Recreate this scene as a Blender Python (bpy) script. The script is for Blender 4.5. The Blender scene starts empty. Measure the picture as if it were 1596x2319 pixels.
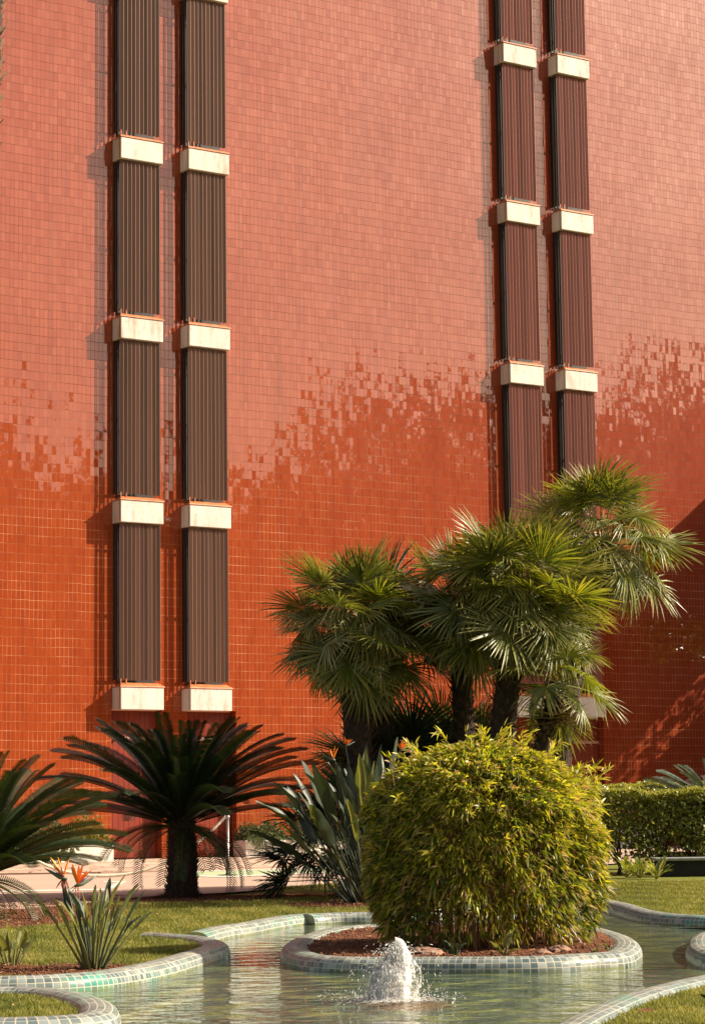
import bpy, math, random
import numpy as np
from mathutils import Vector, Matrix, Euler

random.seed(7)
RNG = np.random.default_rng(11)
R = math.radians
PI = math.pi
sc = bpy.context.scene
COL = sc.collection

# ---------------------------------------------------------------- camera
EYE = 0.95
FPX = 5244.0
PITCH = 0.12973
ROLL = -0.012642
_c, _s = math.cos(PITCH), math.sin(PITCH)
FWD = np.array([0, _c, _s]); _up = np.array([0, -_s, _c]); _r = np.array([1.0, 0, 0])
RGT = _r*math.cos(ROLL) + _up*math.sin(ROLL)
UPV = -_r*math.sin(ROLL) + _up*math.cos(ROLL)
cam = bpy.data.cameras.new('camera')
cam.sensor_fit = 'HORIZONTAL'; cam.sensor_width = 24.0; cam.lens = 24.0*FPX/1596.0
cam.clip_start = 0.1; cam.clip_end = 2000
camo = bpy.data.objects.new('camera', cam); COL.objects.link(camo)
camo.matrix_world = Matrix(((RGT[0], UPV[0], -FWD[0], 0), (RGT[1], UPV[1], -FWD[1], 0), (RGT[2], UPV[2], -FWD[2], EYE), (0, 0, 0, 1)))
sc.camera = camo

# the wall's own frame: PSI is its turn from the view direction
PSI = 0.985959
WD = 53.5627
WU = np.array([math.sin(PSI), math.cos(PSI), 0.0])      # along the wall
WN = np.array([math.cos(PSI), -math.sin(PSI), 0.0])     # out of the wall
BANDP = 0.40
WO = np.array([0, WD, 0.0]) - WN*BANDP                  # origin on the wall face

# ---------------------------------------------------------------- sky and sun
SUNV = WN*1.0 + WU*1.62 + np.array([0, 0, 1.24])
SUNV = SUNV/np.linalg.norm(SUNV)
sun_el = math.asin(SUNV[2]); sun_az = math.atan2(SUNV[0], SUNV[1])
w = bpy.data.worlds.new('World'); sc.world = w; w.use_nodes = True
nt = w.node_tree
sky = nt.nodes.new('ShaderNodeTexSky'); sky.sky_type = 'NISHITA'; sky.sun_disc = False
sky.sun_elevation = sun_el; sky.sun_rotation = sun_az
sky.dust_density = 3.0; sky.air_density = 1.0; sky.ozone_density = 1.0
bgn = nt.nodes['Background']; bgn.inputs[1].default_value = 0.098
wt = nt.nodes.new('ShaderNodeMix'); wt.data_type = 'RGBA'; wt.blend_type = 'MULTIPLY'; wt.inputs[0].default_value = 1.0
wt.inputs[7].default_value = (1.18, .96, .77, 1)
nt.links.new(sky.outputs[0], wt.inputs[6]); nt.links.new(wt.outputs[2], bgn.inputs[0])
sl = bpy.data.lights.new('sun', 'SUN'); sl.energy = 5.0; sl.angle = R(0.53); sl.color = (1.0, 0.90, 0.72)
so = bpy.data.objects.new('sun', sl); COL.objects.link(so)
so.rotation_euler = Vector(SUNV).to_track_quat('Z', 'Y').to_euler()
so.location = (30, 0, 30)
sc.view_settings.view_transform = 'Standard'; sc.view_settings.look = 'None'
sc.view_settings.exposure = 0.90; sc.view_settings.gamma = 1.0
sc.cycles.max_bounces = 6; sc.cycles.transparent_max_bounces = 16
sc.cycles.sample_clamp_indirect = 6.0
sc.cycles.caustics_reflective = False; sc.cycles.caustics_refractive = False

# ---------------------------------------------------------------- helpers
def ray(x, y):
    return FWD*FPX + RGT*(x-798.0) + UPV*(1159.5-y)
def gp(x, y, z=0.0):
    """the point of the photograph (x, y) taken on the level z"""
    d = ray(x, y); t = (z-EYE)/d[2]
    p = d*t; return np.array([p[0], p[1], z])
def dp(x, y, dist):
    """the point of the photograph (x, y) at a depth dist (metres along Y)"""
    d = ray(x, y); p = d*(dist/d[1]); return np.array([p[0], p[1], p[2]+EYE])

def mesh(name, V, F, mat=None, parent=None, smooth=False, uv=None, attrs=None):
    V = np.asarray(V, dtype=np.float32).reshape(-1, 3)
    me = bpy.data.meshes.new(name)
    if isinstance(F, np.ndarray):
        nf, k = F.shape
        me.vertices.add(len(V)); me.vertices.foreach_set('co', V.ravel())
        me.loops.add(nf*k); me.loops.foreach_set('vertex_index', F.astype(np.int32).ravel())
        me.polygons.add(nf); me.polygons.foreach_set('loop_start', np.arange(0, nf*k, k, dtype=np.int32))
        me.polygons.foreach_set('loop_total', np.full(nf, k, dtype=np.int32))
        me.update(calc_edges=True)
    else:
        me.from_pydata([tuple(map(float, v)) for v in V], [], F)
        me.update()
    if smooth:
        me.polygons.foreach_set('use_smooth', np.ones(len(me.polygons), dtype=bool))
    if uv is not None:
        l = me.uv_layers.new(name='UVMap')
        idx = np.zeros(len(me.loops), dtype=np.int32); me.loops.foreach_get('vertex_index', idx)
        l.data.foreach_set('uv', np.asarray(uv, dtype=np.float32)[idx].ravel())
    if attrs:
        for k_, a in attrs.items():
            at = me.attributes.new(k_, 'FLOAT', 'POINT'); at.data.foreach_set('value', np.asarray(a, dtype=np.float32))
    if mat: me.materials.append(mat)
    o = bpy.data.objects.new(name, me); COL.objects.link(o)
    if parent: o.parent = parent
    return o

def tag(o, label, cat, group=None):
    o['label'] = label; o['category'] = cat
    if group: o['group'] = group
    return o
def empty(name, loc, label, cat, group=None, rz=0.0):
    o = bpy.data.objects.new(name, None); COL.objects.link(o)
    o.location = tuple(map(float, loc)); o.rotation_euler = (0, 0, rz); o.empty_display_size = .2
    return tag(o, label, cat, group)
def struct(o):
    o['kind'] = 'structure'; return o
def stuff(o):
    o['kind'] = 'stuff'; return o
def inst(src, parent, mw, name=None):
    c = src.copy(); COL.objects.link(c); c.parent = parent
    if name: c.name = name
    c.matrix_local = mw
    return c

class MB:
    def __init__(self): self.v = []; self.f = []
    def box(self, a, b):
        (x0, y0, z0), (x1, y1, z1) = a, b
        n = len(self.v)
        self.v += [(x0,y0,z0),(x1,y0,z0),(x1,y1,z0),(x0,y1,z0),(x0,y0,z1),(x1,y0,z1),(x1,y1,z1),(x0,y1,z1)]
        self.f += [tuple(n+i for i in q) for q in ((0,3,2,1),(4,5,6,7),(0,1,5,4),(1,2,6,5),(2,3,7,6),(3,0,4,7))]
        return self
    def hexa(self, pts):
        n = len(self.v); self.v += [tuple(p) for p in pts]
        self.f += [tuple(n+i for i in q) for q in ((0,3,2,1),(4,5,6,7),(0,1,5,4),(1,2,6,5),(2,3,7,6),(3,0,4,7))]
        return self
    def tube(self, pts, rad, k=8, cap=True):
        pts = [np.array(p, float) for p in pts]; n0 = len(self.v)
        if not hasattr(rad, '__len__'): rad = [rad]*len(pts)
        for i, p in enumerate(pts):
            d = pts[min(i+1, len(pts)-1)] - pts[max(i-1, 0)]; d = d/(np.linalg.norm(d)+1e-9)
            a = np.cross(d, [0, 0, 1.0]);
            if np.linalg.norm(a) < .15: a = np.cross(d, [0, 1.0, 0])
            a = a/np.linalg.norm(a); b = np.cross(d, a)
            for j in range(k):
                t = 2*PI*j/k; self.v.append(tuple(p + rad[i]*(a*math.cos(t)+b*math.sin(t))))
        for i in range(len(pts)-1):
            for j in range(k):
                q = n0+i*k; self.f.append((q+j, q+(j+1) % k, q+k+(j+1) % k, q+k+j))
        if cap:
            self.f.append(tuple(n0+j for j in range(k))[::-1]); self.f.append(tuple(n0+(len(pts)-1)*k+j for j in range(k)))
        return self
    def lathe(self, prof, c=(0, 0, 0), k=24):
        n0 = len(self.v)
        for r, z in prof:
            for j in range(k):
                t = 2*PI*j/k; self.v.append((c[0]+r*math.cos(t), c[1]+r*math.sin(t), c[2]+z))
        for i in range(len(prof)-1):
            for j in range(k):
                q = n0+i*k; self.f.append((q+j, q+(j+1) % k, q+k+(j+1) % k, q+k+j))
        self.f.append(tuple(n0+(len(prof)-1)*k+j for j in range(k)))
        return self
    def build(self, name, mat, parent=None, smooth=False, bevel=0):
        o = mesh(name, self.v, self.f, mat, parent, smooth)
        if bevel:
            m = o.modifiers.new('bevel', 'BEVEL'); m.width = bevel; m.segments = 2; m.limit_method = 'ANGLE'
        return o

# ---------------------------------------------------------------- materials
class NB:
    """small node helper"""
    def __init__(self, name):
        self.m = bpy.data.materials.new(name); self.m.use_nodes = True
        self.t = self.m.node_tree; self.b = self.t.nodes['Principled BSDF']; self.out = self.t.nodes['Material Output']
    def n(self, typ, ins=None, **kw):
        nd = self.t.nodes.new(typ)
        for k, v in kw.items(): setattr(nd, k, v)
        if ins:
            for k, v in ins.items(): self.s(nd.inputs[k], v)
        return nd
    def s(self, sock, v):
        if isinstance(v, bpy.types.NodeSocket): self.t.links.new(v, sock)
        elif isinstance(v, bpy.types.Node): self.t.links.new(v.outputs[0], sock)
        else:
            if hasattr(sock.default_value, '__len__') and len(sock.default_value) == 4 and len(v) == 3: v = (*v, 1)
            sock.default_value = v
    def set(self, **kw):
        names = dict(color='Base Color', rough='Roughness', metal='Metallic', normal='Normal', ior='IOR', spec='Specular IOR Level', alpha='Alpha', coat='Coat Weight', coatr='Coat Roughness', sheen='Sheen Weight', trans='Transmission Weight')
        for k, v in kw.items(): self.s(self.b.inputs[names[k]], v)
        return self
    def math(self, op, a, b=0.0, c=None, clamp=False):
        nd = self.n('ShaderNodeMath', operation=op, use_clamp=clamp); self.s(nd.inputs[0], a); self.s(nd.inputs[1], b)
        if c is not None: self.s(nd.inputs[2], c)
        return nd.outputs[0]
    def vmath(self, op, a, b=None, scale=None):
        nd = self.n('ShaderNodeVectorMath', operation=op); self.s(nd.inputs[0], a)
        if b is not None: self.s(nd.inputs[1], b)
        if scale is not None: self.s(nd.inputs['Scale'], scale)
        return nd.outputs[0]
    def noise(self, vec, scale, detail=3, rough=.5, dim='3D'):
        nd = self.n('ShaderNodeTexNoise', noise_dimensions=dim); self.s(nd.inputs['Vector'], vec)
        nd.inputs['Scale'].default_value = scale; nd.inputs['Detail'].default_value = detail; nd.inputs['Roughness'].default_value = rough
        return nd
    def mix(self, f, a, b, typ='MIX'):
        nd = self.n('ShaderNodeMix', data_type='RGBA', blend_type=typ); self.s(nd.inputs[0], f); self.s(nd.inputs[6], a); self.s(nd.inputs[7], b)
        return nd.outputs[2]
    def ramp(self, f, stops, interp='LINEAR'):
        nd = self.n('ShaderNodeValToRGB'); self.s(nd.inputs[0], f); cr = nd.color_ramp; cr.interpolation = interp
        while len(cr.elements) < len(stops): cr.elements.new(.5)
        for e, (p, c) in zip(cr.elements, stops):
            e.position = p; e.color = (*c, 1) if len(c) == 3 else c
        return nd.outputs[0]
    def mrange(self, v, a, b, c=0.0, d=1.0):
        nd = self.n('ShaderNodeMapRange'); self.s(nd.inputs[0], v)
        for i, x in enumerate((a, b, c, d)): self.s(nd.inputs[i+1], x)
        return nd.outputs[0]
    def obj(self): return self.n('ShaderNodeTexCoord').outputs['Object']
    def pos(self): return self.n('ShaderNodeNewGeometry').outputs['Position']
    def attr(self, a): return self.n('ShaderNodeAttribute', attribute_name=a).outputs['Fac']
    def bump(self, h, strength=.3, dist=.01):
        nd = self.n('ShaderNodeBump'); self.s(nd.inputs['Height'], h); nd.inputs['Strength'].default_value = strength; nd.inputs['Distance'].default_value = dist
        return nd.outputs[0]

def simple(name, col, rough=.6, var=.25, scale=8, bump=.2, bscale=40, **kw):
    b = NB(name); o = b.obj(); nz = b.noise(o, scale, 4)
    dk = tuple(c*(1-var) for c in col); lt = tuple(min(1, c*(1+var)) for c in col)
    b.set(color=b.ramp(nz.outputs[0], [(.3, dk), (.7, lt)]), rough=rough, **kw)
    if bump: b.set(normal=b.bump(b.noise(o, bscale, 3).outputs[0], bump, .01))
    return b.m

def tile_mat(name, pale=False):
    b = NB(name); o = b.obj()
    sx = b.n('ShaderNodeSeparateXYZ', {0: o}).outputs
    lowp = b.noise(o, .35, 2)
    uu = b.math('DIVIDE', b.math('ADD', sx[0], sx[1]), .1034)
    vv = b.math('DIVIDE', b.math('ADD', sx[2], b.math('MULTIPLY', lowp.outputs[0], .02)), .2)
    # every column is laid a hair off its neighbours
    cu = b.math('FLOOR', uu)
    jit = b.n('ShaderNodeTexWhiteNoise', {'W': b.math('FLOOR', b.math('DIVIDE', cu, 6.0))}, noise_dimensions='1D').outputs['Value']
    vv = b.math('ADD', vv, b.math('MULTIPLY', jit, .07))
    cv = b.math('FLOOR', vv); fu = b.math('FRACT', uu); fv = b.math('FRACT', vv)
    cell = b.n('ShaderNodeCombineXYZ', {0: cu, 1: cv, 2: 3.0}).outputs[0]
    wn = b.n('ShaderNodeTexWhiteNoise', {'Vector': cell}, noise_dimensions='3D').outputs
    au = b.math('ABSOLUTE', b.math('SUBTRACT', fu, .5)); av = b.math('ABSOLUTE', b.math('SUBTRACT', fv, .5))
    gn = b.noise(o, .9, 3).outputs[0]
    gn2 = b.noise(o, 5.0, 3).outputs[0]
    gh = b.math('MULTIPLY', b.mrange(av, .472, .480), b.mrange(gn2, .3, .6, .75, 1.0))
    gv = b.math('MULTIPLY', b.mrange(au, .455, .470), b.mrange(gn, .35, .65, .6, .95))
    g = b.math('MAXIMUM', gh, gv)
    blotch = b.noise(o, .22, 4).outputs[0]
    streak = b.noise(b.vmath('MULTIPLY', o, (9.0, 9.0, .7)), 1.0, 3).outputs[0]
    f = b.math('ADD', b.math('MULTIPLY', wn[0], .20), b.math('ADD', b.math('MULTIPLY', streak, .50), b.math('SUBTRACT', b.math('MULTIPLY', blotch, .5), .12)), clamp=True)
    tc = b.ramp(f, [(.0, (.205, .027, .0065)), (.5, (.270, .044, .0085)), (1.0, (.325, .062, .011))])
    # the tile colour turns from orange to a deeper red along the wall
    fx = b.mrange(sx[0], -4.0, 9.0)
    tc = b.mix(b.math('MULTIPLY', fx, .75), tc, b.mix(1.0, tc, (.72, .55, .75), 'MULTIPLY'))
    gc = b.mix(b.mrange(b.noise(o, 1.3, 4, .7).outputs[0], .42, .66), (.26, .075, .032), (.52, .25, .135))
    gc = b.mix(b.mrange(b.math('ADD', sx[2], b.math('MULTIPLY', b.noise(o, .5, 3).outputs[0], 5.0)), 9.0, 13.0, 0, .85), gc, (.055, .010, .005))
    drip = b.mrange(b.noise(b.vmath('MULTIPLY', o, (3.2, 3.2, .16)), 1.0, 5, .65).outputs[0], .50, .72, 0, .30)
    tc = b.mix(drip, tc, (.13, .020, .008))
    lime = b.mrange(b.noise(o, 2.3, 6, .7).outputs[0], .72, .80)
    tc = b.mix(b.math('MULTIPLY', lime, .3), tc, (.6, .35, .25))
    b.set(color=b.mix(g, tc, gc), rough=b.mix(g, (.33,)*3, (.85,)*3), ior=1.55, spec=.11, coat=b.math('SUBTRACT', 1.0, g), coatr=.03)
    b.b.inputs['Coat IOR'].default_value = 1.72
    jn = b.vmath('SCALE', b.vmath('SUBTRACT', wn[1], (.5, .5, .5)), scale=.030)
    colj = b.vmath('SCALE', b.vmath('SUBTRACT', b.n('ShaderNodeTexWhiteNoise', {'Vector': b.n('ShaderNodeCombineXYZ', {0: b.math('FLOOR', b.math('DIVIDE', cu, 2.0)), 1: b.math('FLOOR', b.math('DIVIDE', cv, 3.0))}).outputs[0]}, noise_dimensions='3D').outputs[1], (.5, .5, .5)), scale=.012)
    jn = b.vmath('ADD', jn, colj)
    ln = b.vmath('SCALE', b.vmath('SUBTRACT', b.noise(o, .30, 2).outputs[1], (.5, .5, .5)), scale=.055)
    sn = b.vmath('SCALE', b.vmath('SUBTRACT', b.noise(o, 8.0, 2).outputs[1], (.5, .5, .5)), scale=.022)
    geo = b.n('ShaderNodeNewGeometry').outputs['Normal']
    nn = b.vmath('NORMALIZE', b.vmath('ADD', b.vmath('ADD', geo, jn), b.vmath('ADD', ln, sn)))
    b.set(normal=nn); b.s(b.b.inputs['Coat Normal'], nn)
    return b.m

def leaf_mat(name, cols, tip=None, trans=.35, rough=.45, spec=.5, coat=0.0):
    """foliage: the colour comes from a random number stored per leaf; tip is the withered tip colour"""
    b = NB(name); r = b.attr('rnd')
    n = len(cols); c = b.ramp(r, [(i/(n-1), cc) for i, cc in enumerate(cols)])
    if tip is not None:
        c = b.mix(b.math('MULTIPLY', b.attr('tip'), 1.0), c, tip)
    b.set(color=c, rough=rough, spec=spec)
    tr = b.n('ShaderNodeBsdfTranslucent'); b.s(tr.inputs[0], b.mix(1.0, c, (1.6, 1.5, .6), 'MULTIPLY'))
    mx = b.n('ShaderNodeMixShader'); mx.inputs[0].default_value = trans
    b.t.links.new(b.b.outputs[0], mx.inputs[1]); b.t.links.new(tr.outputs[0], mx.inputs[2]); b.t.links.new(mx.outputs[0], b.out.inputs[0])
    return b.m

M = {}
M['tile'] = tile_mat('glazed_tile')
def slat_mat(name, col):
    b = NB(name); o = b.obj(); sx = b.n('ShaderNodeSeparateXYZ', {0: o}).outputs
    k = b.n('ShaderNodeTexWhiteNoise', {'W': b.math('FLOOR', b.math('DIVIDE', sx[0], .101))}, noise_dimensions='1D').outputs[0]
    st = b.noise(b.vmath('MULTIPLY', o, (20.0, 20.0, .5)), 1.0, 4).outputs[0]
    f = b.math('ADD', b.math('MULTIPLY', k, .5), b.math('MULTIPLY', st, .5))
    b.set(color=b.ramp(f, [(.15, tuple(c*.6 for c in col)), (.85, tuple(c*1.5 for c in col))]), rough=.5, spec=.3)
    return b.m
M['slat'] = slat_mat('bronze_slat', (.115, .056, .037))
M['slat_red'] = slat_mat('red_bronze_slat', (.175, .056, .040))
M['dark'] = simple('dark_steel_and_shade', (.016, .010, .009), .6, bump=0)
M['darkred'] = simple('dark_red_reveal', (.07, .008, .006), .4, bump=0)
def conc_mat():
    b = NB('painted_concrete'); o = b.obj()
    st = b.noise(b.vmath('MULTIPLY', o, (6.0, 6.0, 1.2)), 1.0, 5, .6).outputs[0]
    n2 = b.noise(o, 14, 4).outputs[0]
    c = b.ramp(st, [(.28, (.36, .28, .21)), (.45, (.54, .49, .44)), (.7, (.60, .58, .56))])
    c = b.mix(b.mrange(n2, .58, .74, 0, .6), c, (.40, .30, .22))
    b.set(color=c, rough=.75, normal=b.bump(n2, .25, .01)); return b.m
M['conc'] = conc_mat()
M['cap'] = simple('terracotta_cap', (.50, .15, .05), .55, .3, 6)
M['door'] = simple('door_paint', (.19, .027, .013), .36, .18, 2.5, bump=.1)
M['white'] = simple('white_render', (.62, .58, .50), .85, .12, 4, .4, 18)
M['steel'] = simple('brushed_steel', (.35, .33, .30), .3, .1, 5, 0, metal=.9)
M['rubber'] = simple('dark_base', (.05, .05, .05), .5, bump=0)
M['rope'] = simple('white_rope', (.68, .60, .48), .9, .2, 30, .6, 120)
M['wood'] = simple('red_brown_wood', (.22, .075, .04), .6, .3, 10)

def mosaic_mat():
    b = NB('glass_mosaic'); uv = b.n('ShaderNodeUVMap').outputs[0]
    sx = b.n('ShaderNodeSeparateXYZ', {0: uv}).outputs
    uu = b.math('DIVIDE', sx[0], .044); vv = b.math('DIVIDE', sx[1], .038)
    cu = b.math('FLOOR', uu); cv = b.math('FLOOR', vv); fu = b.math('FRACT', uu); fv = b.math('FRACT', vv)
    cell = b.n('ShaderNodeCombineXYZ', {0: cu, 1: cv}).outputs[0]
    wn = b.n('ShaderNodeTexWhiteNoise', {'Vector': cell}, noise_dimensions='3D').outputs
    au = b.math('ABSOLUTE', b.math('SUBTRACT', fu, .5)); av = b.math('ABSOLUTE', b.math('SUBTRACT', fv, .5))
    g = b.mrange(b.math('MAXIMUM', au, av), .425, .45)
    p = b.pos()
    patch = b.noise(b.vmath('MULTIPLY', p, (.45, .45, .45)), 2.2, 2).outputs[0]
    teal = b.math('MULTIPLY', b.mrange(patch, .54, .66), b.mrange(wn[0], .40, .45))
    base = b.ramp(b.n('ShaderNodeTexWhiteNoise', {'Vector': b.vmath('ADD', cell, (17.3, 4.1, 2.0))}, noise_dimensions='3D').outputs[0],
                  [(0, (.085, .12, .13)), (.35, (.12, .158, .165)), (.7, (.19, .225, .225)), (1, (.32, .35, .34))])
    c = b.mix(b.math('MULTIPLY', teal, .85), base, b.mix(wn[0], (.025, .17, .14), (.06, .27, .22)))
    dirt = b.noise(p, 5.0, 4).outputs[0]
    c = b.mix(b.mrange(dirt, .5, .75, 0, .4), c, (.36, .33, .25))
    gc = b.mix(dirt, (.36, .34, .25), (.54, .50, .38))
    c = b.mix(g, c, gc)
    # algae line just above the water
    pz = b.n('ShaderNodeSeparateXYZ', {0: p}).outputs[2]
    alg = b.math('MULTIPLY', b.mrange(pz, -.040, -.056), b.mrange(dirt, .35, .55))
    c = b.mix(b.math('MULTIPLY', alg, .6), c, (.16, .17, .04))
    geo = b.n('ShaderNodeNewGeometry').outputs['Normal']
    nn = b.vmath('NORMALIZE', b.vmath('ADD', geo, b.vmath('SCALE', b.vmath('SUBTRACT', wn[1], (.5, .5, .5)), scale=.14)))
    b.set(color=c, rough=b.mix(g, (.33,)*3, (.85,)*3), normal=nn, ior=1.33); return b.m
M['mosaic'] = mosaic_mat()

FTN = gp(882, 2268, -.062)     # foot of the fountain jet
def water_mat():
    b = NB('pool_water'); p = b.pos()
    d = b.vmath('SUBTRACT', p, tuple(FTN)); sx = b.n('ShaderNodeSeparateXYZ', {0: d}).outputs
    dist = b.math('SQRT', b.math('ADD', b.math('MULTIPLY', sx[0], sx[0]), b.math('MULTIPLY', sx[1], sx[1])))
    warp = b.noise(p, 2.0, 2).outputs[0]
    ringp = b.math('ADD', b.math('MULTIPLY', dist, 19.0), b.math('MULTIPLY', warp, 12.0))
    ring = b.math('SINE', ringp)
    near = b.mrange(dist, .2, 3.0, 1.0, .13)
    n1 = b.noise(b.vmath('MULTIPLY', p, (1.0, 1.0, 1.0)), 5.5, 2, .5).outputs[0]
    n2 = b.noise(p, 17.0, 2, .5).outputs[0]
    h = b.math('ADD', b.math('MULTIPLY', ring, .0055), b.math('ADD', b.math('MULTIPLY', n1, .055), b.math('MULTIPLY', n2, .016)))
    h = b.math('MULTIPLY', h, near)
    bp = b.n('ShaderNodeBump'); b.s(bp.inputs['Height'], h); bp.inputs['Strength'].default_value = 1.0; bp.inputs['Distance'].default_value = 1.0
    alg = b.noise(b.vmath('MULTIPLY', p, (1.2, .8, 1)), 3.0, 4, .6).outputs[0]
    c = b.ramp(alg, [(.3, (.038, .062, .040)), (.5, (.095, .130, .085)), (.62, (.17, .20, .065)), (.72, (.16, .21, .14))])
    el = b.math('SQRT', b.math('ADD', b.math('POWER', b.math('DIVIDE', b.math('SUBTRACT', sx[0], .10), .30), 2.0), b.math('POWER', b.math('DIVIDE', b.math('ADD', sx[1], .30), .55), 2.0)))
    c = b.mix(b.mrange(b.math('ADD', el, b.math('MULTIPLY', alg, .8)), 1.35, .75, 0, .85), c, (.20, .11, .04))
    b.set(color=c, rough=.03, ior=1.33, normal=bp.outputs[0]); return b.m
M['water'] = water_mat()

def ground_mat():
    b = NB('lawn_and_soil'); p = b.pos(); s = b.attr('soil')
    n = b.noise(p, 3.5, 5, .6).outputs[0]; n2 = b.noise(p, 60, 3).outputs[0]
    s2 = b.mrange(b.math('ADD', s, b.math('MULTIPLY', b.math('SUBTRACT', b.noise(p, 9, 4).outputs[0], .5), .9)), .42, .58)
    gr = b.ramp(b.noise(p, 40, 3).outputs[0], [(.3, (.10, .12, .022)), (.7, (.26, .26, .055))])
    so_ = b.ramp(b.noise(p, 22, 5, .7).outputs[0], [(.3, (.05, .020, .010)), (.5, (.15, .058, .028)), (.72, (.30, .14, .08))])
    c = b.mix(s2, gr, so_)
    b.set(color=c, rough=.95, spec=.1, normal=b.bump(b.noise(p, 35, 5, .7).outputs[0], .9, .03)); return b.m
M['ground'] = ground_mat()
M['grass'] = leaf_mat('grass_blades', [(.055, .075, .015), (.145, .16, .036), (.26, .25, .065), (.40, .34, .14)], trans=.3, rough=.6, spec=.2)
def road_mat():
    b = NB('pinkish_asphalt'); p = b.pos()
    n = b.noise(p, 130, 3).outputs[0]; n2 = b.noise(p, .8, 5, .6).outputs[0]
    c = b.mix(n, (.38, .255, .19), (.56, .41, .32)); c = b.mix(b.mrange(n2, .35, .7, 0, .35), c, (.32, .23, .18))
    b.set(color=c, rough=.9, normal=b.bump(n, .3, .004)); return b.m
M['road'] = road_mat()
def pave_mat():
    b = NB('crazy_paving'); p = b.pos()
    pw = b.vmath('ADD', p, b.vmath('SCALE', b.noise(p, 2.0, 2).outputs[1], scale=.25))
    v = b.n('ShaderNodeTexVoronoi', {'Vector': pw, 'Scale': 1.5}, feature='DISTANCE_TO_EDGE')
    v2 = b.n('ShaderNodeTexVoronoi', {'Vector': pw, 'Scale': 1.5})
    j = b.mrange(v.outputs[0], .02, .05)
    st = b.mix(b.n('ShaderNodeSeparateXYZ', {0: v2.outputs['Color']}).outputs[0], (.42, .29, .21), (.62, .47, .36))
    c = b.mix(j, (.10, .06, .045), st)
    b.set(color=c, rough=.85, normal=b.bump(j, .4, .02)); return b.m
M['pave'] = pave_mat()
def paint_mat(name, col):
    b = NB(name); p = b.pos(); n = b.noise(p, 7, 5, .7).outputs[0]
    b.set(color=b.mix(b.mrange(n, .52, .75, 0, .55), col, (.42, .31, .24)), rough=.8); return b.m
M['paint_w'] = paint_mat('white_road_paint', (.74, .70, .62))
M['paint_g'] = paint_mat('green_road_paint', (.38, .46, .27))

M['cycad'] = leaf_mat('cycad_leaflets', [(.006, .014, .005), (.012, .026, .008), (.022, .042, .010)], trans=.10, rough=.33, spec=.55)
M['cycad_m'] = leaf_mat('cycad_leaflets_mid', [(.010, .022, .006), (.020, .038, .009), (.035, .056, .012)], trans=.15, rough=.4, spec=.5)
M['cycad_y'] = leaf_mat('cycad_leaflets_young', [(.018, .035, .008), (.035, .060, .012), (.055, .085, .014)], trans=.22, rough=.4, spec=.5)
M['cycad_s'] = leaf_mat('cycad_leaflets_silvery', [(.05, .075, .05), (.09, .12, .09), (.14, .17, .13)], trans=.1, rough=.35, spec=.7)
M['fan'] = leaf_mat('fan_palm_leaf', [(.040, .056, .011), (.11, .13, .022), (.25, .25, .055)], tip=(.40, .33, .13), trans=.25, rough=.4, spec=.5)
M['fan_y'] = leaf_mat('fan_palm_leaf_sunny', [(.07, .105, .012), (.14, .17, .018), (.26, .25, .030)], tip=(.42, .33, .10), trans=.38, rough=.4, spec=.6)  # lit copy of the fan leaf, sunlight put into its colour
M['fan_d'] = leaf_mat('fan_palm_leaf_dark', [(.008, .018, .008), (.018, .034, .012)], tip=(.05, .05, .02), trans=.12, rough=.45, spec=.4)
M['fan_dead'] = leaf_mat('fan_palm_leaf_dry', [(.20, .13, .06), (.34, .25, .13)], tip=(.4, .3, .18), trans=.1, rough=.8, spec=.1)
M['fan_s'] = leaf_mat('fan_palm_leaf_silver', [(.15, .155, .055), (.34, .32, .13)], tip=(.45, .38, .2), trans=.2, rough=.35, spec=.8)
M['bark'] = simple('palm_fibre_bark', (.032, .019, .012), .95, .5, 18, .8, 60)
M['stub'] = simple('leaf_base_stubs', (.062, .034, .021), .9, .5, 25, .4, 60)
M['bamboo'] = leaf_mat('bamboo_leaves', [(.022, .045, .007), (.095, .14, .014), (.29, .32, .022), (.52, .50, .035), (.46, .28, .15)], tip=(.50, .30, .17), trans=.40, rough=.42, spec=.45)
M['cane'] = simple('bamboo_canes', (.30, .17, .08), .5, .4, 14, .2)
M['strel'] = leaf_mat('strelitzia_leaf', [(.012, .022, .014), (.030, .044, .027), (.070, .085, .055)], trans=.15, rough=.45, spec=.35)
M['strel_y'] = leaf_mat('strelitzia_leaf_bright', [(.07, .085, .028), (.13, .15, .055), (.22, .22, .085)], trans=.28, rough=.5, spec=.3)
M['petal'] = simple('orange_sepal', (.85, .26, .02), .5, .25, 15, 0)
M['blue'] = simple('blue_petal', (.04, .05, .28), .5, .2, 15, 0)
M['spathe'] = simple('spathe_green', (.11, .13, .08), .45, .4, 9, 0)
M['dead'] = simple('withered_sepal', (.26, .06, .03), .8, .4, 25, .3)
M['hedge'] = leaf_mat('hedge_leaves', [(.026, .045, .010), (.095, .13, .024), (.26, .28, .055), (.48, .45, .15)], trans=.3, rough=.33, spec=.7)
M['rosemary'] = leaf_mat('rosemary_sprigs', [(.04, .06, .025), (.09, .115, .05), (.17, .18, .09)], trans=.2, rough=.7, spec=.2)
M['shrub_y'] = leaf_mat('bright_shrub_leaves', [(.07, .10, .02), (.16, .18, .04), (.32, .22, .05)], trans=.35, rough=.6)
M['twig'] = simple('hedge_twigs', (.055, .032, .02), .85, .4, 20)
M['rock'] = simple('pink_rock', (.27, .15, .10), .9, .35, 9, .8, 25)
M['agave'] = simple('dark_agave_leaf', (.012, .016, .012), .5, .4, 6, .2)
M['deadleaf'] = simple('fallen_leaf', (.45, .32, .06), .7, .4, 20, 0)
M['treeline'] = leaf_mat('far_tree_leaves', [(.010, .016, .006), (.03, .04, .012)], trans=.1, rough=.8, spec=.1)

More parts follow.
